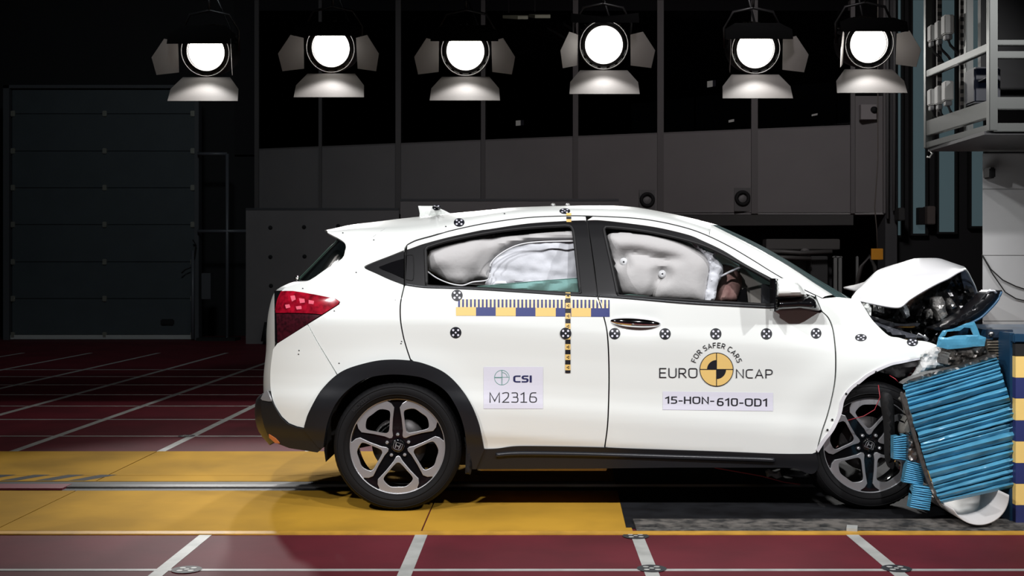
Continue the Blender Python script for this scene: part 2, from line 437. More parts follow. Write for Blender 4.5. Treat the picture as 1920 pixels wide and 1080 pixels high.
bm = bmesh.new(); tube(bm, [P(497, 640, 20), P(499, 604, 20)], .07, 12, .03)
tag(from_bm('floor_cone', bm, DARK, None, True), 'small dark cone on the floor before the dotted grey board', 'cone')

# observation gallery: panels, posts, glazing, sloping nearer to the right
def gp(px, py):
    s = 1/21.8+(px-480)/(1660-480)*(1/18.0-1/21.8); return P(px, py, 1/s)
gal = tag(empty('wall_gallery', gp(480, 400)), kind='structure')
GPM = mat('gallery_panel', (112, 108, 108), 0.7, var=0.06, scale=1.5); GPO = mat('gallery_post', (92, 88, 88), 0.6); GGL = glass('gallery_glass', (120, 120, 130), 0.02)
def top(px): return 282-(px-480)*(282-237)/1120
def bot(px): return 402-(px-480)*2/1180
px_e = [486, 598, 604, 742, 752, 902, 910, 1074, 1084, 1232, 1244, 1408, 1420, 1594]
def pris(name, quad, m, parent, d=.08):
    vs = list(quad)+[q+Vector((0, d, 0)) for q in quad]
    return mesh(name, vs, [(0, 1, 2, 3), (7, 6, 5, 4), (0, 4, 5, 1), (1, 5, 6, 2), (2, 6, 7, 3), (3, 7, 4, 0)], m, parent)
for a, b in zip(px_e[0::2], px_e[1::2]):
    pris('panel', [gp(a, bot(a)), gp(b, bot(b)), gp(b, top(b)), gp(a, top(a))], GPM, gal)
    pris('pane', [gp(a, top(a)-3), gp(b, top(b)-3), gp(b, 20), gp(a, 20)], GGL, gal, .02)
    pris('sill', [gp(a, top(a)), gp(b, top(b)), gp(b, top(b)-3), gp(a, top(a)-3)], GPO, gal, .12)
pris('panel', [gp(1602, bot(1602)), gp(1655, bot(1655)), gp(1655, 180), gp(1602, 180)], GPM, gal)
for a, b in [(598, 604), (742, 752), (902, 910), (1074, 1084), (1232, 1244), (1408, 1420), (1594, 1602), (1655, 1659), (478, 486)]:
    t = 0
    pris('post', [gp(a, bot(a))-Vector((0, .04, 0)), gp(b, bot(b))-Vector((0, .04, 0)), gp(b, t)-Vector((0, .04, 0)), gp(a, t)-Vector((0, .04, 0))], GPO, gal, .16)
pris('bottom_ledge', [gp(1150, 402), gp(1660, 402), gp(1660, 398), gp(1150, 398)], mat('ledge', (150, 148, 146), .5), gal, .4)
pris('edge_beam', [gp(1150, 424), gp(1600, 422), gp(1600, 403), gp(1150, 403)], mat('beam_dark', (48, 46, 44), .6), gal, .3)
pris('room_back', [P(440, 290, 22.5), P(1760, 290, 22.5), P(1760, 0, 22.5), P(440, 0, 22.5)], mat('dark_room', (22, 20, 24), .9), gal, .03)
pris('underside', [gp(480, 400), gp(1659, 401), P(1700, 400, 22.4), P(480, 420, 22.4)], DARK, gal, .03)
# round loudspeakers on square plates
for i, (px, py) in enumerate([(1213, 375), (1391, 372)]):
    c = gp(px, py)-Vector((0, .05, 0)); e = empty('loudspeaker', c, ['round black ring loudspeaker on the gallery front, left of the pair', 'round black ring loudspeaker on the gallery front, nearer the corner'][i], 'loudspeaker')
    box('mounting_plate', (c.x-.125, c.y, c.z-.2), (c.x+.125, c.y+.02, c.z+.16), mat('plate_grey', (84, 82, 82), .6), e)
    lathe_y('ring', [(.065, 0), (.07, -.05), (.105, -.06), (.12, -.03), (.122, 0)], DARK, e, 32, c)
    lathe_y('cone', [(0, -.03), (.04, -.02), (.068, 0)], mat('cone_grey', (110, 108, 108), .6), e, 24, c)
# papers and small items glimpsed behind the glazing
PAP = mat('paper', (170, 170, 165), .8)
for (px, py, w, h, lab) in [(967, 224, 26, 12, 'small white note on the gallery glazing above the car roof'), (1366, 223, 12, 7, 'small white slip behind the fifth gallery window'), (1522, 212, 12, 6, 'white slip behind the gallery window at the right end'), (1326, 150, 16, 14, 'bent white card hanging behind the gallery glazing')]:
    Y = gp(px, py).y-.03; a = P(px, py, Y); b = P(px+w, py+h, Y)
    tag(mesh('paper_note', [(a.x, Y, b.z), (b.x, Y, b.z+.02), (b.x, Y, a.z), (a.x, Y, a.z-.02), (a.x, Y+.004, b.z), (b.x, Y+.004, b.z+.02), (b.x, Y+.004, a.z), (a.x, Y+.004, a.z-.02)], [(0, 1, 2, 3), (7, 6, 5, 4), (0, 4, 5, 1), (1, 5, 6, 2), (2, 6, 7, 3), (3, 7, 4, 0)], PAP), lab, 'paper')
DS = mat('dark_seat_cloth', (58, 52, 60), .8)
for (pts, lab) in [([(1155, 245), (1165, 215), (1190, 196), (1215, 205), (1226, 240), (1222, 248), (1180, 236), (1165, 247)], 'pale crumpled cover behind the gallery glazing right of the fourth lamp'),
                   ([(665, 260), (666, 238), (680, 228), (694, 240), (697, 262)], 'dim rounded chair back behind the second gallery window')]:
    tag(slab('chair_cover', pts, 20.4 if pts[0][0] > 1000 else 22.1, DS, None, .08, 8, .1, 12), lab, 'cover')
c = gp(1626, 212); e = empty('wall_telephone', c, 'small white box hung at the top right end of the gallery', 'box')
box('case', (c.x-.13, c.y-.14, c.z-.11), (c.x+.1, c.y-.02, c.z+.11), mat('offwhite', (150, 145, 145), .6), e)
lathe_y('knob', [(0, -.19), (.045, -.18), (.05, -.14)], DARK, e, 16, c+Vector((.06, 0, .03)))

# machinery under the gallery on the right
MG = mat('machine_grey', (78, 76, 74), .5); MD = mat('machine_dark', (40, 40, 42), .5)
mc = empty('hydraulic_unit', P(1500, 640, 17), 'dark hydraulic unit with pipes and round gauge under the gallery behind the windscreen', 'machine')
def mb(name, a, b, Y, d, m): 
    p, q = P(*a, Y), P(*b, Y); return box(name, (p.x, Y, q.z if b[1] < 630 else .006), (q.x, Y+d, p.z), m, mc, .01)
mb('beam', (1437, 448), (1575, 468), 17.2, .3, MG); mb('cabinet', (1440, 478), (1560, 640), 17.6, .5, MD)
mb('cabinet', (1520, 480), (1552, 640), 17.3, .3, mat('machine_mid', (60, 60, 60), .5))
for a, b in [(1564, 1570), (1573, 1579), (1606, 1610)]: mb('post', (a, 480), (b, 640), 17, .06, mat('post_pale', (130, 132, 130), .4))
mb('rail', (1562, 480), (1580, 484), 17, .08, mat('post_pale', (130, 132, 130), .4))
lathe_y('gauge', [(0, -.08), (.06, -.075), (.075, -.03), (.075, 0)], mat('gauge_face', (104, 102, 100), .4), mc, 24, P(1509, 475, 17.2))
tubes('pipe', [[P(1430, 470, 17.1), P(1500, 474, 17.1), P(1560, 472, 17.1)], [P(1430, 481, 17.1), P(1520, 485, 17.1)], [P(1600, 560, 16.9), P(1615, 500, 16.9), P(1630, 480, 16.9), P(1640, 500, 16.9), P(1645, 560, 16.9)]], .03, MG, mc)
sg = empty('hanging_tag', P(1644, 476, 16), 'orange square tag hanging on a cord right of the gallery corner', 'tag')
a, b = P(1634, 466, 16), P(1656, 487, 16); box('tag_plate', (a.x, 16, b.z), (b.x, 16.03, a.z), mat('orange_tag', (236, 160, 40), .6), sg, .004)
tubes('cord', [[P(1645, 466, 16.01), P(1644, 430, 16.01), P(1640, 390, 16.01), P(1646, 300, 16.01), P(1646, 60, 16.01), P(1646, -60, 16.01)]], .008, mat('cord_dark', (90, 84, 78), .6), sg)
# column and tall slit windows on the right wall
tag(box('trim_1', (P(1660, 0, 18).x, 18, 0), (P(1682, 0, 18).x, 18.4, 7.5), mat('column_paint', (74, 74, 76), .7)), kind='structure')
cd = empty('conduit_run', P(1672, 400, 17.9), 'grey conduit pipes with a switch box on the column', 'pipe')
tubes('pipe', [[P(1664, 410, 17.9), P(1664, 100, 17.9), P(1664, -60, 17.9)], [P(1676, 395, 17.9), P(1677, 100, 17.9), P(1677, -60, 17.9)]], .025, mat('pipe_grey', (100, 100, 100), .4), cd)
a, b = P(1682, 390, 17.8), P(1693, 414, 17.8); box('switch_box', (a.x, 17.7, b.z), (b.x, 17.95, a.z), mat('machine_mid', (60, 60, 60), .5), cd, .01)
wr = tag(box('wall_far', (P(1682, 0, 18.2).x, 18.3, 0), (11.9, 18.5, 7.5), mat('far_wall', (26, 26, 28), .8)), kind='structure')
SLIT = mat('backlit_frosted_pane', (60, 80, 84), .5, emit=(92, 112, 118), estr=.34)
for i, (a, b, t, bb) in enumerate([(1683, 1690, 205, 441), (1711, 1736, 205, 438), (1760, 1791, 20, 435), (1821, 1845, 60, 424)]):
    w = tag(empty('window_%d' % (i+1), P(a, bb, 18.25)), kind='structure')
    p, q = P(a, t, 18.2), P(b, bb, 18.2); z1 = 6.4
    box('pane', (p.x, 18.24, q.z), (q.x, 18.29, z1), SLIT, w)
    for fx in (p.x-.03, q.x): box('frame', (fx, 18.18, q.z-.03), (fx+.03, 18.3, z1), DARK, w)
    box('frame', (p.x, 18.18, q.z-.03), (q.x, 18.3, q.z), DARK, w)
jb = empty('junction_box', P(1735, 400, 18), 'grey junction box fixed between the slit windows', 'box')
a, b = P(1735, 387, 18.1), P(1750, 421, 18.1); box('case', (a.x, 18, b.z), (b.x, 18.29, a.z), mat('machine_warm', (96, 88, 84), .6), jb, .01)
a, b = P(1723, 389, 18.1), P(1734, 421, 18.1); box('bracket', (a.x, 18.1, b.z), (b.x, 18.24, a.z), DARK, jb)

# concrete block of the barrier foundation behind the impact face
CONC = mat('pale_concrete_paint', (178, 178, 178), .75, var=0.06, scale=3, bump=.06, bscale=20)
cb = empty('concrete_block', (3.6, 8.0, 0), 'pale grey coursed concrete barrier block behind the blue honeycomb', 'block')
x0 = P(1842, 0, 8.0).x; zt = 2.015; zs = [0, .46, .90, 1.335, 1.775, zt]
for i, (a, b) in enumerate(zip(zs, zs[1:])):
    for j in range(3):
        xa = x0+j*1.1-(0.45 if (i % 2 and j) else 0); xb = x0+(j+1)*1.1-(0.45 if i % 2 else 0)
        bm = bmesh.new(); bx(bm, ((xa+xb)/2, 8.3, (a+b)/2), (xb-xa-.002, .6, b-a-.002), None, .004)
        if j == 0:                       # the end face is splayed back
            for v in bm.verts:
                if v.co.x < xa+.1: v.co.x += .375*(v.co.y-8.0)
        from_bm('concrete_course', bm, CONC, cb)
tubes('hanging_cable', [[P(1842, 478, 7.98), P(1858, 505, 7.98), P(1880, 525, 7.98), P(1905, 537, 7.98), P(1930, 545, 7.98)], [P(1842, 480, 7.98), P(1862, 515, 7.98), P(1885, 548, 7.98), P(1905, 560, 7.98), P(1930, 566, 7.98)]], .004, DARK, cb)
bm = bmesh.new(); bx(bm, P(1855, 325, 7.93), (.04, .12, .07), None, .008); from_bm('clip', bm, DARK, cb)

# aluminium instrument rack above the block
rk = empty('instrument_rack', P(1857, 270, 7.4), 'aluminium profile rack holding grey sockets above the concrete block', 'rack')
def R3(px, py, k):      # points of the rack: k = 0 far post, .5 middle post, 1 near corner
    s = 1/8.0+(1/7.0-1/8.0)*k; return P(px, py, 1/s)
def bar(name, a, b, w, m, parent=rk, h=None):
    d = (b-a); L = d.length; bm = bmesh.new(); bx(bm, (0, 0, 0), (L, w, h or w), None, w*.08)
    q = d.to_track_quat('X', 'Z').to_matrix().to_4x4(); bmesh.ops.transform(bm, matrix=Matrix.Translation((a+b)/2) @ q, verts=bm.verts[:])
    return from_bm(name, bm, m, parent)
far_p, mid_p, near_p = R3(1740, 0, 0), R3(1816, 0, .5), R3(1860, 0, 1)
def zr(o, Y): return H+o   # height from offset in metres
zb, zs_, zt_ = 2.045, 2.535, 4.0
for p, w in ((far_p, .045), (mid_p, .045), (near_p, .05)):
    bar('upright', Vector((p.x, p.y, zb)), Vector((p.x, p.y, zt_)), w, ZINC)
for z, hh in ((zb+.02, .04), (zb+.13, .10), (zs_, .045), (3.05, .04), (3.7, .04)):
    bar('side_rail', Vector((far_p.x, far_p.y, z)), Vector((near_p.x, near_p.y, z)), .04, ZINC, h=hh)
for z, hh in ((zb+.02, .05), (zb+.16, .07), (zs_+.02, .03), (zs_-.05, .04), (3.7, .04)):
    bar('front_rail', Vector((near_p.x, near_p.y, z)), Vector((near_p.x+1.2, near_p.y, z)), .04, ZINC, h=hh)
box('base_tray', (far_p.x, near_p.y, zb-.02), (far_p.x+1.3, far_p.y, zb), MD, rk)
box('back_panel', (near_p.x+.12, 7.5, zb+.2), (near_p.x+1.2, 7.55, 3.9), mat('rack_dark', (16, 17, 20), .5), rk)
for px in (1754, 1797):
    k = 0.12 if px < 1770 else .42; p = R3(px, 0, k); Y = p.y+.02
    bar('slotted_strut', Vector((p.x+.03, Y, zb+.15)), Vector((p.x+.03, Y, 3.3)), .03, mat('slotted_steel', (84, 80, 76), .5))
    for q in range(22): box('slot', (p.x+.014, Y-.017, zb+.2+q*.05), (p.x+.022+.02, Y-.0145, zb+.225+q*.05), DARK, rk)
sock = mat('socket_grey', (150, 150, 146), .5)
i = 0
for (px, py, w, h, k) in [(1748, 182, 10, 30, .12), (1763, 178, 12, 34, .25), (1779, 170, 17, 36, .38), (1748, 62, 9, 30, .12), (1763, 56, 12, 34, .25), (1779, 46, 19, 36, .38)]:
    c = R3(px, py, k)+Vector((0, .02, 0)); s = c.y/F; lab = ['leftmost', 'middle', 'rightmost'][i % 3]+' grey socket box of the '+('lower' if i < 3 else 'upper')+' row in the rack'
    e = empty('socket_box', c, lab, 'socket', 'socket boxes in the rack')
    bm = bmesh.new(); bx(bm, c, (w*s*1.0, .07, h*s), None, .006); from_bm('case', bm, sock, e)
    bm = bmesh.new(); bx(bm, c+Vector((0, 0, -h*s/2-.018)), (w*s*.7, .05, .03), None, .004); from_bm('gland', bm, mat('gland_grey', (90, 90, 90), .5), e)
    tubes('plug_cable', [[c+Vector((0, -.005, -h*s/2-.03)), c+Vector((.01, -.02, -h*s/2-.07)), c+Vector((.05, -.02, -h*s/2-.11)), c+Vector((.085, 0, -h*s/2-.15))]], .0085, DARK, e)
    i += 1
ps = empty('power_supply', (near_p.x+.1, 7.3, zb+.2), 'blue-black instrument case standing in the lower bay of the rack', 'instrument')
box('case', (near_p.x+.0, 7.28, zb+.205), (near_p.x+.16, 7.45, zb+.42), mat('case_blue', (12, 20, 40), .4), ps, .01)
tubes('handle', [[(near_p.x+.02, 7.27, zb+.33), (near_p.x+.08, 7.24, zb+.36), (near_p.x+.14, 7.27, zb+.33)]], .005, STEEL, ps)
tl = empty('rack_tube_light', R3(1790, 124, .4), 'thin white tube under the rack shelf', 'lamp')
tubes('tube', [[R3(1770, 130, .25), R3(1798, 118, .5)]], .012, mat('tube_white', (190, 190, 186), .4), tl)
wl = tubes('wire_loop', [[R3(1742, 280, 0), R3(1748, 288, .03), R3(1743, 295, .03), R3(1738, 294, .02)]], .006, mat('wire_pale', (170, 170, 165), .5), rk)

# ceiling trusses, lighting bar
TR = mat('truss_dark', (36, 34, 38), .6)
lb = empty('lighting_bar', (0, 12.15, 4.1), 'dark tube grid along the top that carries the six lamps', 'bar')
tubes('tube', [[(-6, 12.2, 4.12), (6, 12.2, 4.12)], [(-6, 12.8, 4.12), (6, 12.8, 4.12)]], .025, TR, lb)
tubes('brace', [[(-6+k*.6, 12.2, 4.12), (-5.7+k*.6, 12.8, 4.12)] for k in range(20)], .012, TR, lb)
[tubes('hanger', [[(x, 12.5, 4.12), (x, 12.5, 7.5)]], .02, TR, lb) for x in (-5, -1.7, 1.7, 5)]
for i, (a, b) in enumerate([((953, 22), (990, 36)), ((1003, 20), (1032, 34))]):
    p, q = P(*a, 19), P(*b, 19); e = empty('ceiling_panel_light', (p.x, 19, p.z), ['left', 'right'][i]+' one of two unlit ceiling panel lights at the top centre', 'light')
    s = -0.1 if i == 0 else .1
    mesh('diffuser', [(p.x+(.15 if i == 0 else 0), 19, q.z), (q.x, 19, q.z), (q.x, 19.5, p.z), (p.x-.1, 19.5, p.z)]+[(p.x+(.15 if i == 0 else 0), 19, q.z+.05), (q.x, 19, q.z+.05), (q.x, 19.5, p.z+.05), (p.x-.1, 19.5, p.z+.05)], [(3, 2, 1, 0), (4, 5, 6, 7), (0, 1, 5, 4), (1, 2, 6, 5), (2, 3, 7, 6), (3, 0, 4, 7)], mat('diffuser_grey', (150, 150, 130), .6), e)
    tubes('rod', [[(p.x, 19.3, p.z+.05), (p.x, 19.3, 7.5)]], .01, TR, e)

# ------------------------------------------------------------------ six stage lamps
LENS = mat('lit_lens', (255, 252, 245), .3, emit=(255, 250, 242), estr=14)
LB = mat('lamp_black', (24, 23, 24), .45); BD = mat('barn_door_paint', (128, 124, 122), .6, bump=.06, bscale=80); BO = mat('barn_door_outer', (6, 6, 7), .8, spec=.1)
def quadslab(name, pts, m, parent, t=.004, M=None, back=None):
    pts = [Vector(p) for p in pts]; n = (pts[1]-pts[0]).cross(pts[2]-pts[0]).normalized()
    vs = pts+[p+n*t for p in pts]; k = len(pts)
    fs = [tuple(range(k))[::-1], tuple(range(k, 2*k))]+[(i, (i+1) % k, (i+1) % k+k, i+k) for i in range(k)]
    o = mesh(name, vs, fs, [m, back or m], parent); o.data.polygons[1].material_index = 1
    if M: o.data.transform(M)
    bmm = bmesh.new(); bmm.from_mesh(o.data); bmm.to_mesh(o.data); bmm.free(); return o
LAMPS = [(387, 97, 'leftmost of six, right flap nearly edge-on', .085, 1.0, .25),
         (621, 90, 'second from the left', .125, 1.0, 1.0),
         (873, 96, 'third from left, above the car antenna', .105, 1.0, 1.0),
         (1132, 84, 'fourth from left, whole lens bare', .22, .75, 1.0),
         (1416, 92, 'fifth from left, left flap folded away', .105, .12, 1.0),
         (1628, 82, 'rightmost, next to the aluminium rack', .125, .35, .85)]
for (px, py, lab, zc, lf, rf) in LAMPS:
    c = P(px, py, 12.0)
    e = empty('stage_lamp', c, 'lit studio spotlight with barn doors, '+lab, 'lamp', 'row of studio spotlights')
    M = Matrix.Translation(c) @ Matrix.Rotation(math.radians(12), 4, 'X')
    def T(o): o.data.transform(M); return o
    T(lathe_y('lens', [(0, -.045), (.055, -.041), (.11, -.030), (.150, -.012), (.178, .01)], LENS, e, 40))
    T(lathe_y('housing', [(.180, .0), (.190, -.03), (.215, -.03), (.235, .02), (.245, .06), (.245, .10), (.25, .12), (.24, .42), (.20, .50), (0, .52)], LB, e, 40))
    T(lathe_y('front_ring', [(.232, -.045), (.24, -.05), (.246, -.045), (.24, -.038)], STEEL, e, 48, closed=True))
    T(lathe_y('lens_ring', [(.183, -.03), (.189, -.036), (.194, -.03), (.188, -.022)], STEEL, e, 48, closed=True))
    bm = bmesh.new()
    for k in range(7):
        a = math.radians(200+k*23.3); bx(bm, Vector((.222*math.cos(a), -.035, .222*math.sin(a))), Vector((.06, .01, .012)), Matrix.Rotation(-a+PI/2, 3, 'Y'))
    T(from_bm('ring_clips', bm, STEEL, e))
    bm = bmesh.new()
    for k in range(11):
        a = math.radians(20+k*14); bx(bm, Vector((.25*math.cos(a), .28, .25*math.sin(a))), Vector((.035, .22, .006)), Matrix.Rotation(-a, 3, 'Y'))
    T(from_bm('cooling_fins', bm, mat('fin_metal', (70, 66, 60), .3, metal=.8), e))
    yk = tubes('yoke', [[(-.27, .2, 0), (-.285, .2, .2), (-.2, .2, .36), (0, .2, .40), (.2, .2, .36), (.285, .2, .2), (.27, .2, 0)], [(0, .2, .40), (0, .2, .55)]], .014, LB, e); T(yk)
    # lower flap
    low = [(-.235, -.05, -.25), (.235, -.05, -.25), (.335, -.145, -.36), (.345, -.24, -.47), (-.345, -.24, -.47), (-.335, -.145, -.36)]
    quadslab('barn_door', [low[k] for k in (5, 4, 3, 2, 1, 0)], BD, e, .004, M, BD)
    # side flaps: f = how far opened outwards
    for s, f in ((-1, lf), (1, rf)):
        w = lambda t: s*(.258+(.235*t)*f)
        dpt = lambda t: -.06-(.235*t)*math.sqrt(max(0, 1-f*f*.75))
        q = [(w(0), dpt(0), .10), (w(.5), dpt(.5), .13), (w(1), dpt(1), -.05), (w(.86), dpt(.86), -.22), (w(.03), dpt(.03), -.20)]
        quadslab('barn_door', q if s > 0 else q[::-1], BD, e, .004, M, BD)
    # upper flap hangs down and forward, dark outside
    up = [(-.22, -.06, .255), (.22, -.06, .255), (.33, -.14, zc+.09), (.33, -.20, zc), (-.33, -.20, zc), (-.33, -.14, zc+.09)]
    quadslab('barn_door', up, BO, e, .004, M, BO)
    tubes('power_cable', [[c+Vector((.05, .5, .15)), c+Vector((.1, .55, .35)), c+Vector((.0, .4, .62))]], .012, LB, e)
    spot(M @ Vector((0, -.30, -.02)), (c.x*.55, 6.0, 0.2), 400, 46, .12, .5, (1, .985, .96))
    spot(M @ Vector((0, -.07, -.02)), M @ Vector((0, -1, -.35)), 36, 128, .02, .22, (1, .985, .96))

# ------------------------------------------------------------------ the crashed car
CAR = empty('car', (0.5, YC, 0), 'white compact crossover car with crumpled front, covered in test stickers, pushed into a blue barrier', 'car')
# picture curves (px) of the near side
DRIP = sm([(762, 460), (780, 451), (812, 442), (850, 431), (915, 417.5), (990, 407.5), (1060, 404.5), (1100, 404.5), (1181, 408), (1235, 415), (1290, 428), (1330, 443), (1371, 463.5), (1411, 487), (1452, 512.5), (1492, 535), (1541, 559)])
STRIPL = sm([(762, 468.5), (775, 464), (795, 457), (840, 445), (900, 432), (915, 430), (990, 419), (1065, 414), (1099, 413)])
STRIPR = sm([(1101, 413), (1127, 413), (1181, 419), (1235, 427), (1290, 440), (1317, 451), (1357, 470), (1398, 495), (1452, 524), (1478, 538)])
BOTL = sm([(760, 535), (795, 540), (840, 541.5), (900, 544), (965, 548), (1060, 554), (1120, 557)])
BOTR = sm([(1123, 557), (1180, 561), (1290, 570), (1380, 575), (1452, 578.5), (1476, 580)])
def cut(c, x0=None, x1=None): return [p for p in c if (x0 is None or p[0] >= x0) and (x1 is None or p[0] <= x1)]
def sh(c, dx=0, dy=0): return [(x+dx, y+dy) for x, y in c]
def rv(c): return list(c)[::-1]
SEAMB = sm([(1121, 558), (1124, 566), (1131, 590), (1138, 620), (1141, 660), (1142, 710), (1141, 760), (1139, 800), (1134, 838)])
SEAMR = sm([(758, 536), (751, 568), (751, 600), (756, 630), (763, 655), (770, 675.5)])
SEAMF = sm([(1541, 584), (1553, 596), (1561, 615), (1565, 640), (1567, 670), (1566, 710), (1560, 745), (1551, 780), (1541, 810), (1531, 848)])
ARCHO = sm([(573, 802), (576, 790), (583, 770), (603, 735), (627, 708), (653, 691), (697, 678), (733, 674), (770, 676), (800, 683), (833, 698), (860, 723), (883, 757), (897, 790), (903, 815), (908, 841)])
ARCHI = sm([(608, 838), (611, 812), (620, 778), (637, 748), (667, 720), (697, 706), (733, 701), (770, 703), (800, 710), (833, 730), (857, 763), (870, 797), (876, 835), (879, 876)])
SILL = sm([(908, 841.5), (933, 840.5), (963, 836.5), (1000, 836), (1070, 837), (1133, 838.5), (1180, 840.5), (1347, 846), (1460, 850.5), (1530, 850.5)])
g1 = 1.3
# rear door
panel('rear_door', sh(cut(BOTL, 761), g1, 0)+sh(SEAMB, -g1, 0)+rv(cut(SILL, 909, 1133))+rv(cut(ARCHO, 772, 909))+rv(sh(SEAMR[:-1], g1, 0)), WHITE, CAR)
panel('door_frame', sh(cut(DRIP, 763, 1097), 0, 1.5)+[(1098, 406.2)]+rv(cut(STRIPL, 763)), WHITE, CAR)
panel('front_door', cut(BOTR, 1124)+[(1500, 581.5), (1538, 585.5)]+rv(rv(sh(SEAMF[1:], -g1, 0)))+rv(cut(SILL, 1136, 1529))+rv(sh(SEAMB, g1, 0)), WHITE, CAR)
panel('door_frame', sh(cut(DRIP, 1101, 1535), 0, 1.5)+[(1528, 556), (1513, 551), (1498, 545)]+rv(STRIPR)+[(1101, 413)], WHITE, CAR)
# fender, crushed
panel('front_fender', [(1530, 554), (1541, 560), (1566, 557.5), (1596, 560), (1609, 561)]+sm([(1612, 563), (1630, 592), (1642, 607), (1666, 629), (1685, 633), (1704, 638), (1735, 640), (1759, 648)], 4)+[(1756, 651), (1741, 655), (1729, 665), (1724, 673)]
      + sm([(1722, 674), (1690, 681), (1668, 686), (1632, 703), (1613, 718), (1597, 730), (1583, 750), (1577, 777), (1563, 807), (1548, 826), (1533, 848)], 4)+rv(sh(SEAMF, g1+.3, 0))+[(1540, 580)], WHITE, CAR)
# quarter panel with C pillar
NEP = sm([(614, 436.5), (632, 438.5), (660, 441), (700, 444), (750, 445.5), (800, 441.5), (835, 434.8)])
panel('quarter_panel', NEP+rv(sh(cut(DRIP, 763, 834), 0, -1.5))+[(758.5, 464), (757.5, 469)]+sm([(755, 470), (730, 480), (705, 489.5), (686, 497.5), (683, 501), (687, 505), (705, 513), (730, 524.5), (756.5, 534.5)], 3)
      + sh(SEAMR, -g1, 0)+rv(cut(ARCHO, 634, 769))+[(633, 702), (595, 640), (577.5, 608), (605, 591), (636, 571), (638, 566), (630, 560), (590, 552), (550, 545.5), (528, 546), (534, 540)]
      + sm([(556, 531), (581, 525), (612, 504), (641, 485), (647, 470), (648.5, 462), (645, 454), (633, 446)], 3), WHITE, CAR)
panel('rear_bumper', [(521, 644), (548, 627), (576.5, 609), (593.5, 640), (631.5, 703)]+rv(cut(ARCHO, 573, 631))+[(558, 799), (543, 793)]+sm([(530, 781), (518, 762), (511.5, 745), (508, 722), (508.5, 690), (513, 655)], 3), WHITE, CAR, off=.004)
panel('bumper_seam_filler', [(590, 630), (596, 640), (634, 702), (628, 706), (590, 640)], DARK, CAR, off=-.012, mirror=False)
# tail light
o = panel('tail_light', sm([(528, 547), (550, 546.5), (590, 553), (629, 561), (636.5, 566.5)], 2)+[(634, 571), (604, 590), (590, 588.5), (560, 587), (518.5, 587), (517.5, 580), (521, 562)], mat('red_lens', (178, 18, 44), .12, coat=.8, rgb2=(96, 6, 20), scale=22), CAR, off=.006, rim=.03)
panel('tail_light_lower', [(519, 588.5), (560, 588.5), (602, 591), (576, 607.5), (548, 626), (521.5, 642.5), (520, 610)], mat('dark_red_lens', (66, 20, 30), .2, coat=.6, rgb2=(40, 14, 20), scale=60), CAR, off=.004, rim=.03)
panel('tail_light_edge', [(514, 545), (551, 543.5), (632, 558.5), (640, 566), (636, 574), (575, 610), (521, 645.5), (515, 640)], GLOSSB, CAR, off=-.001, rim=.02)
for pts in ([(546, 556), (554, 555), (556, 562), (549, 566)], [(562, 560), (572, 561), (573, 568), (564, 569)], [(580, 563), (590, 565), (589, 571), (580, 570)], [(536, 572), (544, 571), (546, 577), (538, 579)], [(556, 575), (566, 574), (567, 580), (558, 581)]):
    panel('reflector', pts, mat('pink_reflector', (240, 110, 130), .1, coat=1), CAR, off=.0075, rim=.002, mirror=False, step=4)
# quarter trim triangle with hidden door handle, window surrounds
TRI = sm([(757, 470.5), (730, 481), (705, 490.5), (687, 498.5), (684.5, 501), (688, 504.5), (705, 512), (730, 523.5), (757, 534)], 3)
panel('quarter_trim', TRI, SATIN, CAR, off=-.004)
panel('quarter_trim_blade', [(757, 485), (735, 491.5), (711, 500.5), (710.5, 502.5), (735, 512), (757, 522)], GLOSSB, CAR, off=.002, rim=.005)
GLR = sm([(799.5, 533), (798.5, 500), (797, 466)], 3)+sm([(801, 462), (840, 450), (915, 435), (990, 425.5), (1060, 421)], 5)+sm([(1068, 421.5), (1074, 428), (1077, 445), (1082, 490), (1088, 548)], 4)+rv(sm([(801, 535), (840, 537), (900, 539.5), (965, 543), (1030, 547), (1085, 549.5)], 4))
panel('window_surround', cut(STRIPL, 763)+[(1100, 413.5), (1106, 450), (1114, 505), (1120.5, 556)]+rv(sh(BOTL, 0, -.3)), SATIN, CAR, holes=[GLR], off=-.006, step=7)
GLF = sm([(1158.5, 551), (1150, 510), (1140, 465), (1132, 428)], 4)+sm([(1135, 424), (1160, 425.5), (1208, 431.5), (1262, 442.5), (1317, 458), (1357, 476), (1411, 505), (1448, 525.5)], 5)+[(1452, 530), (1452, 571)]+rv(sm([(1161, 553.5), (1220, 557.5), (1290, 562.5), (1370, 567.5), (1449, 572)], 4))
panel('window_surround', STRIPR+[(1478, 560), (1476, 579.5)]+rv(cut(BOTR, 1124))+[(1122, 556.5), (1116, 505), (1108, 450), (1101.5, 413.5)], SATIN, CAR, holes=[GLF], off=-.006, step=7)
# rubber lips round the openings and the belt moulding
def lip(name, c, r, m, off, closed=False):
    a = np.array(c+([c[0]] if closed else [])); q, n = drape(a[:, 0], a[:, 1], off); return near(tubes(name, [[Vector(p) for p in q]], r, m, CAR, 6))
lip('window_seal', GLR, .009, RUB, -.008, True); lip('window_seal', GLF, .009, RUB, -.008, True)
lip('belt_moulding', sh(BOTL, 0, -2), .008, mat('moulding', (56, 58, 60), .3), -.001); lip('belt_moulding', sh(BOTR, 0, -2), .008, mat('moulding', (56, 58, 60), .3), -.001)
lip('roof_seal', DRIP, .0045, RUB, -.004)
panel('door_edge_trim', [(758.8, 472), (760.2, 472), (760.2, 533), (758.8, 533)], DARK, CAR, off=-.006, rim=.01, mirror=False, step=4)
c = sm([(761, 478), (770, 477), (774.5, 480), (775.5, 500), (775, 520), (772, 525), (761, 523)], 3)
lip('handle_groove', c, .0022, DARK, -.0045)
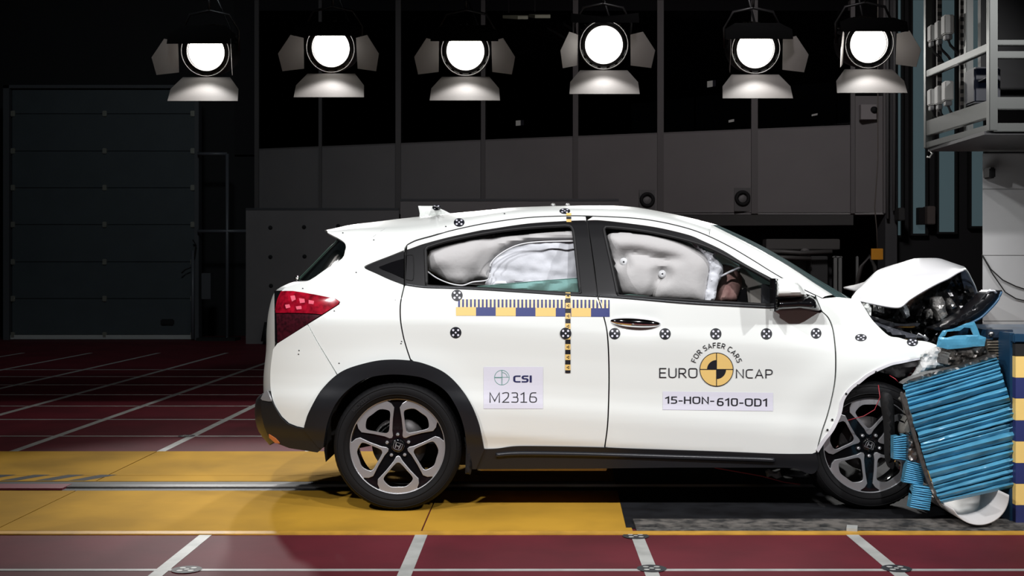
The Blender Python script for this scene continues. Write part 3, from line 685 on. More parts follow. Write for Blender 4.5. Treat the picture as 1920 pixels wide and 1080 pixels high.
panel('pillar_seam', [(1100, 414), (1101.3, 414), (1121.5, 556), (1120, 556)], DARK, CAR, off=-.0055, rim=.004, mirror=False, step=6)
# inner dark shell with openings, behind every gap
SHO = [(640, 446), (700, 446), (750, 448), (800, 444)]+cut(DRIP, 835)+[(1566, 560), (1600, 563), (1640, 612), (1690, 640), (1722, 668)]+[(1668, 683), (1625, 702), (1590, 728), (1574, 760), (1568, 800), (1540, 836), (1530, 856), (1460, 862), (1180, 855), (905, 856)]+rv(cut(ARCHI, 609, 878))+[(600, 815), (560, 790), (535, 770), (516, 730), (518, 660), (524, 600), (530, 552), (560, 535), (583, 530), (644, 490), (652, 462)]
def hexp(c, k=3.2):
    a = np.array(c); m_ = a.mean(0); return [tuple(p+(p-m_)/np.linalg.norm(p-m_)*k) for p in a]
panel('inner_shell', SHO, DARK, CAR, holes=[hexp(GLR), hexp(GLF)], off=-.028, rim=.01, step=14)

# black cladding: rear bumper corner, wheel arch, sill
CL = mat('cladding_plastic', (24, 26, 30), .42, bump=.06, bscale=700)
panel('arch_cladding', sh(ARCHO[:], 0, 0)+[(908, 841), (893, 878), (879, 878)]+rv(ARCHI)[1:]+[(600, 838), (573, 805)], CL, CAR, off=.016, rim=.05, step=6)
panel('bumper_cladding', [(575, 803), (558, 800.5), (543, 794.5), (530, 783), (519, 764), (513, 752), (505, 733), (497, 738), (492.5, 752), (493, 775), (499, 800), (508, 820), (520, 829), (545, 839), (597, 847), (606, 838), (590, 806)], CL, CAR, off=.012, rim=.04, step=7)
panel('bumper_corner_trim', [(505, 733), (498, 737.5), (493, 747), (496, 750), (507, 752), (513, 752), (509, 741)], ALU, CAR, off=.016, rim=.01, step=5)
panel('sill_cladding', [(892, 842)]+cut(SILL, 909)+sm([(1531, 856), (1534, 872), (1527, 886), (1513, 887), (1493, 878), (1470, 876)], 3)+[(1447, 876), (1260, 876), (1100, 878), (883, 879), (882, 850)], CL, CAR, off=.006, rim=.06, step=7)
# paler bead along the sill, its highlight put into the colour
lip('sill_highlight', sm([(930, 853), (975, 850), (1100, 851.5), (1260, 856), (1400, 860), (1452, 862)], 4), .014, mat('sill_sheen', (34, 36, 40), .3), .004)
panel('arch_lip', rv(rv(sm([(1724, 674), (1690, 681), (1668, 686), (1632, 703), (1613, 718), (1597, 730), (1583, 750), (1577, 777), (1563, 807), (1548, 826), (1534, 848)], 4)))+rv(sm([(1724, 670), (1690, 676), (1664, 682), (1628, 699), (1608, 714), (1591, 728), (1576, 750), (1570, 777), (1557, 804), (1543, 822), (1530, 843)], 4)), mat('white_flange', (214, 213, 216), .35, coat=.3), CAR, off=.005, rim=.01, step=4)
for px, py in [(1586, 738), (1560, 787), (1608, 722), (1642, 697), (1551, 806)]:
    q, n = drape(px, py, .007); lathe_y('clip_hole', [(0, -.001), (.005, -.001), (.006, .001)], DARK, CAR, 12, tuple(q))

# ---- roof, pillars, glass lofts
NE = cub([(614, 436.5), (632, 438.5), (660, 441), (700, 444), (750, 445.5), (800, 441.5), (835, 434.8), (860, 428.5), (915, 417.5), (990, 407.5), (1060, 404.5), (1100, 404.5), (1181, 408), (1235, 415), (1290, 428), (1330, 443)])
CE = cub([(614, 436), (655, 425.5), (700, 418.5), (750, 411.5), (800, 406), (847, 401.5), (910, 397), (960, 393), (1015, 391), (1060, 390), (1102, 389.5), (1150, 389.5), (1190, 392), (1235, 399.5), (1290, 410.5), (1345, 424)])
def bez(p0, p1, p2, p3, n):
    out = []
    for i in range(n+1):
        t = i/n; out.append(p0*(1-t)**3+p1*3*t*(1-t)**2+p2*3*t*t*(1-t)+p3*t**3)
    return out
def cross(p0, pc, lean=.5, a=.07, b=.36, n=12):
    """half arch from the near edge to the centre line, then mirrored"""
    t = Vector((0, lean, 1)).normalized(); t.x = 0
    s = bez(p0, p0+t*a*min(1, abs(pc.z-p0.z)/.10+.15), pc-(pc-p0)*Vector((0, 0, 0)).length-Vector(((pc.x-p0.x)*.25, b, 0)), pc, n)
    m_ = [Vector((p.x, 2*YC-p.y, p.z)) for p in s[::-1][1:]]
    return s+m_
rows = []
for i in range(61):
    t = i/60; q, _ = drape(614+t*(1330-614), NE(614+t*(1330-614)), -.001); pc = P(614+t*(1345-614), CE(614+t*(1345-614)), YC)
    rows.append(cross(Vector(q), pc, .5, .085))
near(loft('roof_panel', rows, WHITE, CAR))
# spoiler underside lip
r0 = rows[0]; u1 = []
for k, p in enumerate(r0):
    s = k/(len(r0)-1); u1.append((p, p+Vector((.06, 0, -.028)), p+Vector((.115+.01*math.sin(PI*s), 0, -.075))))
loft('roof_spoiler', [[u[0] for u in u1], [u[1] for u in u1], [u[2] for u in u1]], WHITE, CAR)
# A pillar band between drip line and windscreen edge, windscreen
GE = cub([(1333, 421), (1392, 451), (1436, 474.5), (1493, 508), (1533, 535), (1566, 557)])
DR = cub([(1330, 443), (1371, 463.5), (1411, 487), (1452, 512.5), (1492, 535), (1541, 559)])
WSC = cub([(1345, 424), (1371, 434.5), (1425, 459.5), (1479, 489.5), (1533, 522.5), (1600, 561)])
pa, gl_r = [], []
for i in range(25):
    t = i/24; x0 = 1330+t*(1541-1330); q, n = drape(x0, DR(x0), -.001); q = Vector(q)
    x1 = 1333+t*(1566-1333); g_ = P(x1, GE(x1), q.y+.10)
    xc = 1345+t*(1600-1345); c_ = P(xc, WSC(xc), YC)
    mid = (q+g_)/2+Vector((0, -.012, .012))
    pa.append([q, q*.6+mid*.4+Vector((0, -.004, .004)), mid, mid*.45+g_*.55+Vector((0, -.006, .008)), g_, g_+Vector((0, .01, -.01))])
    gl_r.append([Vector((v.x, v.y, v.z-.004)) for v in cross(g_, c_, 1.4, .05, .34)])
near(loft('a_pillar', pa, WHITE, CAR))
loft('a_pillar', [[Vector((v.x, 2*YC-v.y, v.z)) for v in r] for r in pa], WHITE, CAR)
loft('windscreen', gl_r, glass('windscreen_glass', (90, 120, 120), .06, .05, .22), CAR)
loft('windscreen_band', [[v+Vector((0, 0, -.002)) for v in r[:2]] for r in gl_r], DARK, CAR)
lip2 = tubes('windscreen_seal', [[r[0]+Vector((0, .004, 0)) for r in gl_r]], .006, RUB, CAR)
# scuttle below the windscreen
base = gl_r[-1]; loft('scuttle', [base, [v+Vector((.05, 0, -.004)) for v in base], [v+Vector((.12, 0, -.05)) for v in base]], PLAST, CAR)
tubes('wiper', [[P(1578, 560, 6.55), P(1560, 556, 6.7), P(1520, 533, 7.2)], [P(1590, 560, 7.0), P(1570, 556, 7.2), P(1530, 533, 7.7)]], .008, RUB, CAR)
# rear screen: curved dark glass between the C pillars
ec = [(648, 462), (646, 472), (641, 486), (612, 505), (581, 526)]; cc = [(636, 447), (629, 456), (616, 468), (590, 495), (558, 527)]
EC = sm(ec, 4); CCs = sm(cc, 4); rws = []
for (a, b) in zip(EC, CCs):
    q, n = drape(a[0]+1, a[1], -.012); rws.append(cross(Vector(q), P(b[0], b[1], YC), 0.9, .03, .3))
loft('rear_screen', rws, mat('dark_rear_glass', (16, 24, 22), .06, coat=1.0), CAR)
tubes('screen_edge', [[Vector(r[len(r)//2])+Vector((-.004, 0, .002)) for r in rws]], .004, mat('green_edge', (60, 84, 74), .2), CAR)
# tailgate and rear bumper back faces
ed = [(581, 526), (556, 531), (530, 546), (519, 575), (514, 610), (513, 652), (508, 700), (509, 735)]; ct = [(558, 528), (545, 534), (527, 547), (517, 580), (513, 618), (512, 655), (507.5, 700), (507, 738)]
rws = []
for a, b in zip(sm(ed, 4), sm(ct, 4)):
    q, n = drape(a[0]+1, a[1], -.004); q = Vector(q); pc = P(b[0]+2, b[1], YC); e_ = [q]
    s = bez(q, q+Vector((-.05, .10, 0)), Vector((pc.x, YC-.4, pc.z)), pc, 10); rws.append(s+[Vector((p.x, 2*YC-p.y, p.z)) for p in s[::-1][1:]])
loft('tailgate', rws, WHITE, CAR)
ed = [(507, 734), (495, 745), (493, 775), (500, 802), (520, 829)]; ct = [(505, 735), (494, 745), (492, 775), (499, 802), (519, 826)]; rws = []
for a, b in zip(sm(ed, 3), sm(ct, 3)):
    q, n = drape(a[0]+1, a[1], .010); q = Vector(q); pc = P(b[0]+2, b[1], YC)
    s = bez(q, q+Vector((-.04, .08, 0)), Vector((pc.x, YC-.4, pc.z)), pc, 8); rws.append(s+[Vector((p.x, 2*YC-p.y, p.z)) for p in s[::-1][1:]])
loft('rear_bumper_lower', rws, CL, CAR)
lw = tubes('screen_washer', [[P(561, 524, 6.9), P(555, 518, 6.9), P(554, 520, 6.9), P(560, 528, 6.9)]], .007, CHROME, CAR)
panel('exhaust_reflector', [(508, 812), (520, 820), (529, 830), (520, 829), (509, 819)], mat('orange_reflector', (190, 110, 60), .3), CAR, off=.017, rim=.01, mirror=False, step=4)
# antenna fin on the centre line
fin = [(784, 386), (810, 386), (820, 389), (832, 394), (848, 402), (786, 410), (787, 400)]
near(slab('antenna_fin', fin, YC-.02, WHITE, CAR, .04, 5, .015, 10))
# floor pan, wheel wells, underbody bits
bm = bmesh.new(); bx(bm, (.45, YC, .30), (2.2, 1.45, .12), None, .03); bx(bm, (-1.1, YC, .42), (.55, 1.2, .2), None, .04); bx(bm, (.5, YC-.5, .23), (1.9, .10, .08), None, .02)
from_bm('floor_pan', bm, DARK, CAR)
for cx, r_ in ((-.695, .385), (1.72, .39)):
    for s in (0, 1):
        y0 = 6.24 if s == 0 else 2*YC-6.24-.30
        vs, fs = [], []; n = 24
        for k in range(n+1):
            a = math.radians(-12+204*k/n)
            for yy in (y0, y0+.30): vs.append((cx+r_*math.cos(a), yy, .33+r_*math.sin(a)))
        for k in range(n): fs.append((2*k, 2*k+1, 2*k+3, 2*k+2))
        b0 = len(vs); yb = y0+(.30 if s == 0 else 0)
        vs.append((cx, yb, .33)); 
        for k in range(n): fs.append((b0, 2*k+(1 if s == 0 else 0), 2*k+2+(1 if s == 0 else 0)))
        mesh('wheel_well', vs, fs, DARK, CAR)
box('underbody_strip', P(900, 883, 6.45), P(1138, 876, 6.45)+Vector((0, .1, 0)), mat('beige_strip', (196, 176, 148), .6), CAR, .004)
bm = bmesh.new(); tube(bm, [(-.35, 6.9, .25), (.4, 6.9, .24), (1.2, 6.85, .25)], .03, 10); from_bm('exhaust_pipe', bm, mat('exhaust', (60, 58, 55), .5, metal=.5), CAR, True)
tubes('brake_cable', [[P(1340, 877, 6.3), P(1380, 884, 6.3), P(1430, 893, 6.3), P(1470, 904, 6.3), P(1500, 908, 6.3)]], .003, mat('red_wire', (150, 40, 50), .5), CAR)
slab('jack_bracket', [(1436, 884), (1442, 880), (1452, 886), (1462, 884), (1466, 894), (1456, 898), (1446, 892), (1438, 896)], 6.3, mat('bracket_grey', (110, 116, 122), .4), CAR, .02, 4, .01, 4)
slab('mud_flap', [(874, 836), (884, 836), (885, 878), (882, 890), (872, 888)], 6.2, PLAST, CAR, .03, 6, .01, 5)

# interior: cabin lining, seats, dashboard, far trim
INT = mat('cabin_grey', (70, 67, 66), .8); SEATM = mat('seat_cloth', (34, 34, 36), .9)
box('cabin_floor', (-.95, 6.45, .36), (1.7, 7.65, .40), DARK, CAR)
def seat(x, y, w, nm):
    s = link(nm, bpy.data.meshes.new(nm), SEATM, CAR); bm = bmesh.new()
    bx(bm, (x, y, .52), (.50, w, .20), None, .05); bx(bm, (x-.30, y, .86), (.16, w, .60), Matrix.Rotation(-.25, 3, 'Y'), .05); bx(bm, (x-.40, y, 1.24), (.10, w*.5, .16), Matrix.Rotation(-.25, 3, 'Y'), .03)
    bm.to_mesh(s.data); bm.free(); return s
seat(.72, 6.68, .48, 'front_seat'); seat(.72, 7.42, .48, 'front_seat'); seat(-.1, 7.05, 1.15, 'rear_seat')
slab('dashboard', [(1400, 575), (1405, 550), (1440, 545), (1500, 545), (1545, 570), (1540, 620), (1410, 620)], 6.56, mat('dash_grey', (58, 55, 54), .7), CAR, 1.1, 12, .03, 20)
slab('dashboard_side', [(1388, 486), (1400, 492), (1480, 536), (1480, 600), (1388, 600)], 6.50, mat('trim_grey', (160, 156, 150), .8), CAR, .03, 14)
slab('headlining', [(800, 450), (1060, 418), (1300, 440), (1300, 447), (1060, 428), (800, 462)], 7.4, INT, CAR, .02, 14)

# airbags behind the openings
o = slab('curtain_airbag', sm([(800, 470), (815, 462), (845, 453), (915, 441), (970, 440), (1010, 436), (1050, 433), (1084, 434), (1087, 452), (1055, 451), (1015, 452), (980, 456), (953, 466), (932, 481), (921, 495), (919, 512), (914, 524), (885, 527.5), (868, 534.5), (845, 531), (818, 516), (798, 506)], 4, True), 6.44, BAG, CAR, .06, 6, .085, 34,
         fn=lambda x, y, d: (.035*math.exp(-((x-905-(500-y)*.35)/22)**2)+.012*math.exp(-((y-508)/12)**2)))
tubes('bag_seam', [[P(x, y, 6.372) for x, y in sm([(919, 500), (921, 493), (933, 480), (955, 466), (981, 457), (1020, 453), (1080, 452)], 4)], [P(x, y, 6.40) for x, y in sm([(800, 508), (820, 522), (845, 532), (868, 535), (886, 529), (914, 525), (919, 512)], 4)]], .0042, mat('seam_white', (226, 228, 230), .8), CAR, 6)
slab('curtain_airbag', sm([(1137, 452), (1142, 438), (1155, 434), (1195, 434), (1246, 441), (1280, 450), (1308, 465), (1327, 480), (1335, 500), (1331, 525), (1324, 566), (1290, 568), (1216, 562), (1180, 558), (1160, 545), (1150, 505)], 4, True), 6.44, BAG, CAR, .06, 6, .085, 34,
     fn=lambda x, y, d: .075*math.exp(-((x-1169)**2+(y-490)**2)/14**2)+.085*math.exp(-((x-1241)**2+(y-513)**2)/15**2)+.04*math.exp(-(((x-1241)+(y-513)*.45)/9)**2)*(1 if y > 513 else 0)*min(1, (y-513)/12)
     + .05*math.exp(-(((y-474)-(x-1180)*.12)/11)**2)*math.exp(-((x-1195)/34)**2)+.045*math.exp(-(((y-486))/10)**2)*math.exp(-((x-1243)/30)**2))
for px, py in [(1169.5, 491), (1242, 513.5)]:
    lathe_y('tether_button', [(0, -.012), (.006, -.014), (.018, -.008), (.022, 0)], mat('seam_white', (226, 228, 230), .8), CAR, 20, tuple(P(px, py, 6.425)))
    lathe_y('button_eye', [(0, -.002), (.004, -.001), (.005, .001)], INK, CAR, 10, tuple(P(px, py, 6.41)))
slab('airbag_tether', sm([(1298, 458), (1312, 460), (1330, 470), (1347, 473), (1341, 480), (1350, 490), (1356, 502), (1354, 518), (1345, 536), (1340, 562), (1322, 568), (1324, 540), (1328, 520), (1330, 495), (1318, 474)], 4, True), 6.40, BAGW, CAR, .02, 4, .02, 7, .018, 22)
tubes('tether_strap', [[P(1350, 519, 6.40), P(1368, 510, 6.39), P(1386, 502, 6.38), P(1394, 500, 6.38), P(1398, 496, 6.385)]], .006, BAGW, CAR)
slab('driver_airbag', sm([(1342, 562), (1348, 530), (1352, 500), (1362, 494), (1378, 499), (1390, 512), (1394, 530), (1390, 552), (1380, 568), (1345, 570)], 4, True), 6.53, mat('stained_bag', (186, 150, 142), .8, rgb2=(140, 100, 96), scale=16), CAR, .02, 5, .09, 28, .01, 18)
slab('steering_column', [(1380, 575), (1386, 545), (1398, 540), (1402, 575)], 6.48, SATIN, CAR, .06, 6)
slab('speaker_cover', [(1428, 534), (1431, 532), (1452, 536), (1452, 572), (1427, 571)], 6.46, mat('dark_grey_trim', (46, 48, 52), .6), CAR, .01, 5, .004, 5)
# white cloth side bag over the rear seat
slab('seat_airbag', sm([(919, 500), (923, 484), (948, 462), (980, 450), (1027, 444), (1084, 443), (1092, 462), (1090, 520), (1094, 552), (1030, 549), (960, 545), (925, 541), (908, 532), (916, 515)], 4, True), 6.47, BAGW, CAR, .05, 5, .04, 16, .012, 12,
     fn=lambda x, y, d: .010*math.sin((y-505-(x-1000)*.10)/7.0)*math.exp(-((y-510-(x-1000)*.12)/9)**2)+.02*math.sin((x*.6+y)/6.5)*(1 if y > 528 else 0))
# lowered panes, green tinted
GT = glass('green_window_glass', (150, 198, 190), .03, .02, .25, (150, 190, 180))
q = [(922, 531), (1000, 524), (1087, 517.5), (1090, 551), (1000, 548), (930, 544), (870, 540), (895, 533)]
panel('window_glass', q, GT, CAR, off=-.024, rim=.004, mirror=False, step=12)
a = np.array([(895, 533.5), (922, 531), (1000, 524), (1087, 517.5)]); qq, _ = drape(a[:, 0], a[:, 1], -.022); tubes('glass_edge', [[Vector(p) for p in qq]], .0016, mat('glass_edge', (110, 150, 140), .2), CAR)
panel('window_glass', [(1165, 549), (1180, 547.5), (1212, 551), (1226, 553), (1250, 557), (1250, 561), (1166, 556)], GT, CAR, off=-.024, rim=.004, mirror=False, step=8)
panel('window_glass', sh(cut(GLF, 1330), 0, 0)+[(1335, 564), (1335, 470)], glass('clear_window', (200, 210, 210), .02), CAR, off=-.024, rim=.004, mirror=False, step=12) if False else None

# door handle
def handle(cx, cy, a, b, rot, dep):
    vs, fs = [], []; n, k = 40, 10; q, nn = drape(cx, cy, 0); q = Vector(q); s = q.y/F
    cr, sr = math.cos(rot), math.sin(rot)
    for j in range(k+1):
        ph = PI/2*j/k; rr = math.cos(ph); d = math.sin(ph)*dep
        for i in range(n):
            t = 2*PI*i/n; ct_, st_ = math.cos(t), math.sin(t)
            u = a*rr*math.copysign(abs(ct_)**1.0, ct_); v = b*rr*math.copysign(abs(st_)**.95, st_)*(1-.0*abs(ct_))
            vs.append((q.x+(u*cr-v*sr)*s, q.y-.002-d, q.z-(u*sr+v*cr)*s))
    for j in range(k):
        for i in range(n): fs.append((j*n+i, j*n+(i+1) % n, (j+1)*n+(i+1) % n, (j+1)*n+i))
    return near(mesh('door_handle', vs, fs, CHROME, CAR, True))
handle(1191, 604.5, 49, 10.5, math.radians(3.5), .045)
# mirror
mi = slab('mirror_housing', [(1453, 523)]+sm([(1456, 521.8), (1470, 522), (1484, 524.5), (1498, 531), (1508, 543), (1513, 556)], 3)+[(1500, 557), (1453, 558)], 6.14, WHITE, CAR, .02, 4, .12, 9)
slab('mirror_base', [(1453, 558.5), (1505, 556), (1513, 556)]+sm([(1519, 554), (1530, 561), (1536, 572), (1541, 584.5)], 3)+[(1500, 582), (1478, 583), (1453, 584)], 6.18, GLOSSB, CAR, .03, 4, .11, 12)
slab('mirror_glass', [(1451.5, 522), (1454.5, 522), (1454.5, 584), (1451.5, 584)], 6.035, GLOSSB, CAR, .11, 4)

# ---- wheels
def wheel(cx, cz, y0, rot, steer=0.0, R=.330):
    M = Matrix.Translation((cx, y0, cz)) @ Matrix.Rotation(steer, 4, 'Z')
    def T(o): o.data.transform(M); return o
    # dark alloy disc with five windows
    k = .241; root_holes = []; frames = []
    for w in range(5):
        a = rot+PI/5+w*2*PI/5
        def L(u, v): return (k*(u*math.sin(a)+v*math.cos(a)), k*(v*math.sin(a)-u*math.cos(a)))
        hole = [L(*p) for p in sm([(0, .36), (.06, .385), (.20, .54), (.30, .66), (.295, .74), (.17, .855), (0, .865), (-.17, .855), (-.295, .74), (-.30, .66), (-.20, .54), (-.06, .385)], 3, True)]
        outer = [L(*p) for p in [(0, .21), (.045, .235), (.10, .33), (.26, .52), (.435, .70), (.44, .80), (.40, .90)]]+[L(1.0*math.sin(t), 1.0*math.cos(t)) for t in np.linspace(.44, -.44, 14)]+[L(*p) for p in [(-.40, .90), (-.44, .80), (-.435, .70), (-.26, .52), (-.10, .33), (-.045, .235)]]
        root_holes.append(hole); frames.append((outer, hole))
    def plate2(name, outline, holes, yf, th, m, parent, step, bev=0.0, dish=None):
        V, Tt, loops = tri2d(outline, holes, step); n = len(V)
        df = dish or (lambda r: 0)
        fr = [Vector((x, yf+df(math.hypot(x, z)), z)) for x, z in V]; vs = fr+[p+Vector((0, th, 0)) for p in fr]; fs = []
        for t in Tt:
            a_, b_, c_ = (fr[i] for i in t); t = t if (b_-a_).cross(c_-a_).y < 0 else t[::-1]; fs.append(t); fs.append(tuple(i+n for i in t[::-1]))
        ed = {}
        for t in fs[0::2]:
            for q in range(3): ed[(t[q], t[(q+1) % 3])] = 1
        for (a_, b_) in list(ed):
            if (b_, a_) not in ed: fs.append((b_, a_, a_+n, b_+n))
        o = mesh(name, vs, fs, m, parent); T(o)
        bv = o.modifiers.new('b', 'BEVEL'); bv.width = .0018; bv.segments = 2; bv.limit_method = 'ANGLE'; bv.angle_limit = .9
        return o
    dish = lambda r: .022*(1-min(r/.241, 1))**1.5
    circ = [(k*math.cos(2*PI*i/72), k*math.sin(2*PI*i/72)) for i in range(72)]
    def ex(h): 
        a_ = np.array(h); return h
    body = plate2('wheel', circ, root_holes, .030, .03, GLOSSB, CAR, .02, dish=dish)
    for outer, hole in frames: plate2('machined_frame', outer, [hole], .021, .010, ALU, body, .014, dish=dish)
    T(lathe_y('rim_barrel', [(.243, .022), (.236, .03), (.226, .06), (.218, .12), (.222, .20)], GLOSSB, body, 72))
    T(lathe_y('rim_lip', [(.2395, .024), (.242, .016), (.246, .015), (.247, .024)], ALU, body, 72, closed=True))
    # tyre
    prof = [(.243, .020), (.247, .010), (.258, .001), (.280, -.006), (.300, -.006), (.3145, .001), (.322, .010), (R-.003, .022), (R, .040), (R, .085), (R-.004, .087), (R-.004, .094), (R, .096), (R, .165), (R-.004, .185), (.31, .205), (.27, .21), (.243, .20)]
    vs, fs = [], []; n = 144; kk = len(prof)
    for i in range(n):
        a = 2*PI*i/n
        for j, (r, y) in enumerate(prof):
            rr = r-(.0035 if (i % 2 == 0 and 5 < j < 8) else 0); x, z = rr*math.cos(a), rr*math.sin(a)
            vs.append((x, y, max(z, -R+.004)))
    for i in range(n):
        for j in range(kk-1): fs.append((i*kk+j, i*kk+j+1, ((i+1) % n)*kk+j+1, ((i+1) % n)*kk+j))
    ty = mesh('tyre', vs, fs, TYRE, body, True); T(ty)
    T(lathe_y('sidewall_rib', [(.268, -.006), (.270, -.0085), (.272, -.0055)], TYRE, body, 96)); T(lathe_y('sidewall_rib', [(.306, -.006), (.308, -.008), (.310, -.003)], TYRE, body, 96))
    T(lathe_y('hub_cap', [(0, .030), (.028, .030), (.034, .033), (.036, .044)], GLOSSB, body, 36))
    for w in range(5):
        a = rot+w*2*PI/5; c = (.058*math.cos(a), .034, .058*math.sin(a))
        T(lathe_y('lug_nut', [(0, -.006), (.005, -.006), (.0085, -.003), (.0095, .008)], ALU, body, 6, c, smooth=False))
    # emblem: slanted upright strokes with a cross stroke in a rounded frame
    er = rot-PI/2-.35; bm = bmesh.new(); RR = Matrix.Rotation(-er, 3, 'Y')
    fr = sm([(-.020, .016), (.020, .016), (.022, .010), (.017, -.016), (-.017, -.016), (-.022, .010)], 3, True)
    for (u, v), (u2, v2) in zip(fr, fr[1:]+fr[:1]):
        c = Vector(((u+u2)/2, .027, (v+v2)/2)); d = Vector((u2-u, 0, v2-v)); bx(bm, RR @ c, (d.length+.001, .003, .0022), RR @ Matrix.Rotation(-math.atan2(d.z, d.x), 3, 'Y'))
    for s in (-1, 1): bx(bm, RR @ Vector((s*.0105, .027, 0)), (.005, .003, .024), RR @ Matrix.Rotation(s*.14, 3, 'Y'))
    bx(bm, RR @ Vector((0, .027, 0)), (.018, .003, .0045), RR)
    T(from_bm('emblem', bm, ALU, body))
    T(lathe_y('brake_disc', [(.05, .09), (.14, .09), (.142, .098), (.142, .11), (.05, .11)], mat('brake_iron', (70, 68, 68), .4, metal=.6), body, 48))
    T(lathe_y('brake_hat', [(0, .07), (.06, .07), (.075, .09)], mat('brake_dark', (26, 26, 27), .6), body, 32))
    bm = bmesh.new()
    for q in range(6):
        a = math.radians(118+q*8)+rot-PI/2; bx(bm, (.118*math.cos(a), .085, .118*math.sin(a)), (.02, .05, .075), Matrix.Rotation(-a, 3, 'Y') @ Matrix.Rotation(PI/2, 3, 'Y') @ Matrix.Rotation(PI/2, 3, 'Y'), .004)
    T(from_bm('brake_caliper', bm, mat('caliper_metal', (150, 152, 150), .4, metal=.6), body))
    return body
REAR_W = wheel(-.697, .337, 6.185, math.radians(91), 0)
wheel(1.738, .338, 6.215, math.radians(-90), math.radians(2))
for cx in (-.697, 1.70):      # far wheels stand behind, seen below the floor pan
    n0 = wheel(cx, .338, 0, math.radians(80), 0)
    for o in [n0]+list(n0.children):
        for v in o.data.vertices: v.co.y = 2*YC-6.2-v.co.y
        o.data.flip_normals()
# axle stubs
tubes('axle', [[(-.697, 6.38, .33), (-.697, 7.72, .33)]], .05, DARK, CAR); tubes('axle', [[(1.72, 6.42, .33), (1.72, 7.68, .33)]], .03, DARK, CAR)
# raised tyre lettering
def rnd(path, r=.22, n=4):
    out = [path[0]]
    for i in range(1, len(path)-1):
        p, c, q = (np.array(v, float) for v in path[i-1:i+2]); d1 = p-c; d2 = q-c; l1 = np.hypot(*d1); l2 = np.hypot(*d2); rr = min(r, l1*.48, l2*.48)
        a_, b_ = c+d1/l1*rr, c+d2/l2*rr
        for k in range(n+1): t = k/n; out.append(tuple(a_*(1-t)**2+2*c*t*(1-t)+b_*t*t))
    out.append(path[-1]); return out
w_ = .66
GL = {'E': (.56, [[(.56, 1), (0, 1), (0, 0), (.56, 0)], [(0, .52), (.5, .52)]]), 'U': (.66, [rnd([(0, 1), (0, 0), (.66, 0), (.66, 1)], .3)]),
      'R': (.62, [rnd([(0, 0), (0, 1), (.6, 1), (.6, .46), (0, .46)], .22)[0:1]+rnd([(0, 1), (.6, 1), (.6, .46), (0, .46)], .26), [(.28, .46), (.64, 0)]]),
      'O': (.74, [rnd([(.37, 1), (.74, 1), (.74, 0), (0, 0), (0, 1), (.37, 1)], .34)]), 'N': (.66, [[(0, 0), (0, 1), (.66, 0), (.66, 1)]]),
      'C': (.6, [rnd([(.6, 1), (0, 1), (0, 0), (.6, 0)], .34)]), 'A': (.72, [[(0, 0), (.36, 1), (.72, 0)], [(.12, .32), (.60, .32)]]),
      'P': (.6, [[(0, 0), (0, 1)], rnd([(0, 1), (.6, 1), (.6, .42), (0, .42)], .27)]), 'F': (.54, [[(.54, 1), (0, 1), (0, 0)], [(0, .5), (.48, .5)]]),
      'S': (.56, [rnd([(.54, 1), (0, 1), (0, .53), (.56, .53), (.56, 0), (0, 0)], .22)]), '1': (.34, [[(0, .80), (.30, 1), (.30, 0)]]),
      'i': (.5, [[(0, .82), (.25, 1), (.25, 0)], [(0, 0), (.5, 0)]]), '5': (.56, [[(.54, 1), (.05, 1), (.03, .56)], rnd([(.03, .56), (.56, .56), (.56, 0), (0, 0)], .28)]),
      '-': (.30, [[(0, .38), (.30, .38)]]), 'H': (.66, [[(0, 0), (0, 1)], [(.66, 0), (.66, 1)], [(0, .52), (.66, .52)]]),
      '6': (.6, [rnd([(.54, 1), (.10, 1), (0, .5), (0, 0), (.6, 0), (.6, .56), (.02, .56)], .26)]), '0': (.62, [rnd([(.31, 1), (.62, 1), (.62, 0), (0, 0), (0, 1), (.31, 1)], .3)]),
      'D': (.66, [[(0, 0), (0, 1)], rnd([(0, 1), (.66, 1), (.66, 0), (0, 0)], .36)]), 'M': (.84, [[(0, 0), (0, 1), (.42, .12), (.84, 1), (.84, 0)]]),
      '2': (.56, [rnd([(.02, .94), (.3, 1.03), (.54, .98), (.54, .55), (.02, 0)], .24)+[(.56, 0)]]), '3': (.54, [rnd([(.02, .98), (.5, 1.02), (.5, .54), (.14, .53)], .22), rnd([(.14, .53), (.54, .53), (.54, -.02), (0, .02)], .24)]),
      'I': (.0, [[(0, 0), (0, 1)]])}
def text_mesh(body, t=.11, gap=.24):
    """own stroke lettering: flat strokes with butt ends"""
    vs, fs = [], []; x = 0; h = t/2
    for ch in body:
        if ch not in GL: x += .4; continue
        w, strokes = GL[ch]
        for st in strokes:
            p = [np.array(q, float) for q in st]; p = [q for i, q in enumerate(p) if i == 0 or np.hypot(*(q-p[i-1])) > 1e-4]; b = len(vs)
            for i, q in enumerate(p):
                d1 = q-p[i-1] if i else p[1]-q; d2 = p[i+1]-q if i < len(p)-1 else d1
                d1 = d1/np.hypot(*d1); d2 = d2/np.hypot(*d2); n1 = np.array((-d1[1], d1[0])); n2 = np.array((-d2[1], d2[0])); m = n1+n2; L = np.hypot(*m)
                m = m/L if L > 1e-3 else n1; k = min(h/max(m@n1, .35), h*2.2)
                e = -d1*h if i == 0 else (d2*h if i == len(p)-1 else 0)
                vs.append(tuple(q+m*k+e+(x, 0))); vs.append(tuple(q-m*k+e+(x, 0)))
            for i in range(len(p)-1): fs.append((b+2*i, b+2*i+1, b+2*i+3, b+2*i+2))
        x += w+gap+t*.5
    return np.array(vs), fs
GL['L'] = (.5, [[(0, 1), (0, 0), (.5, 0)]])
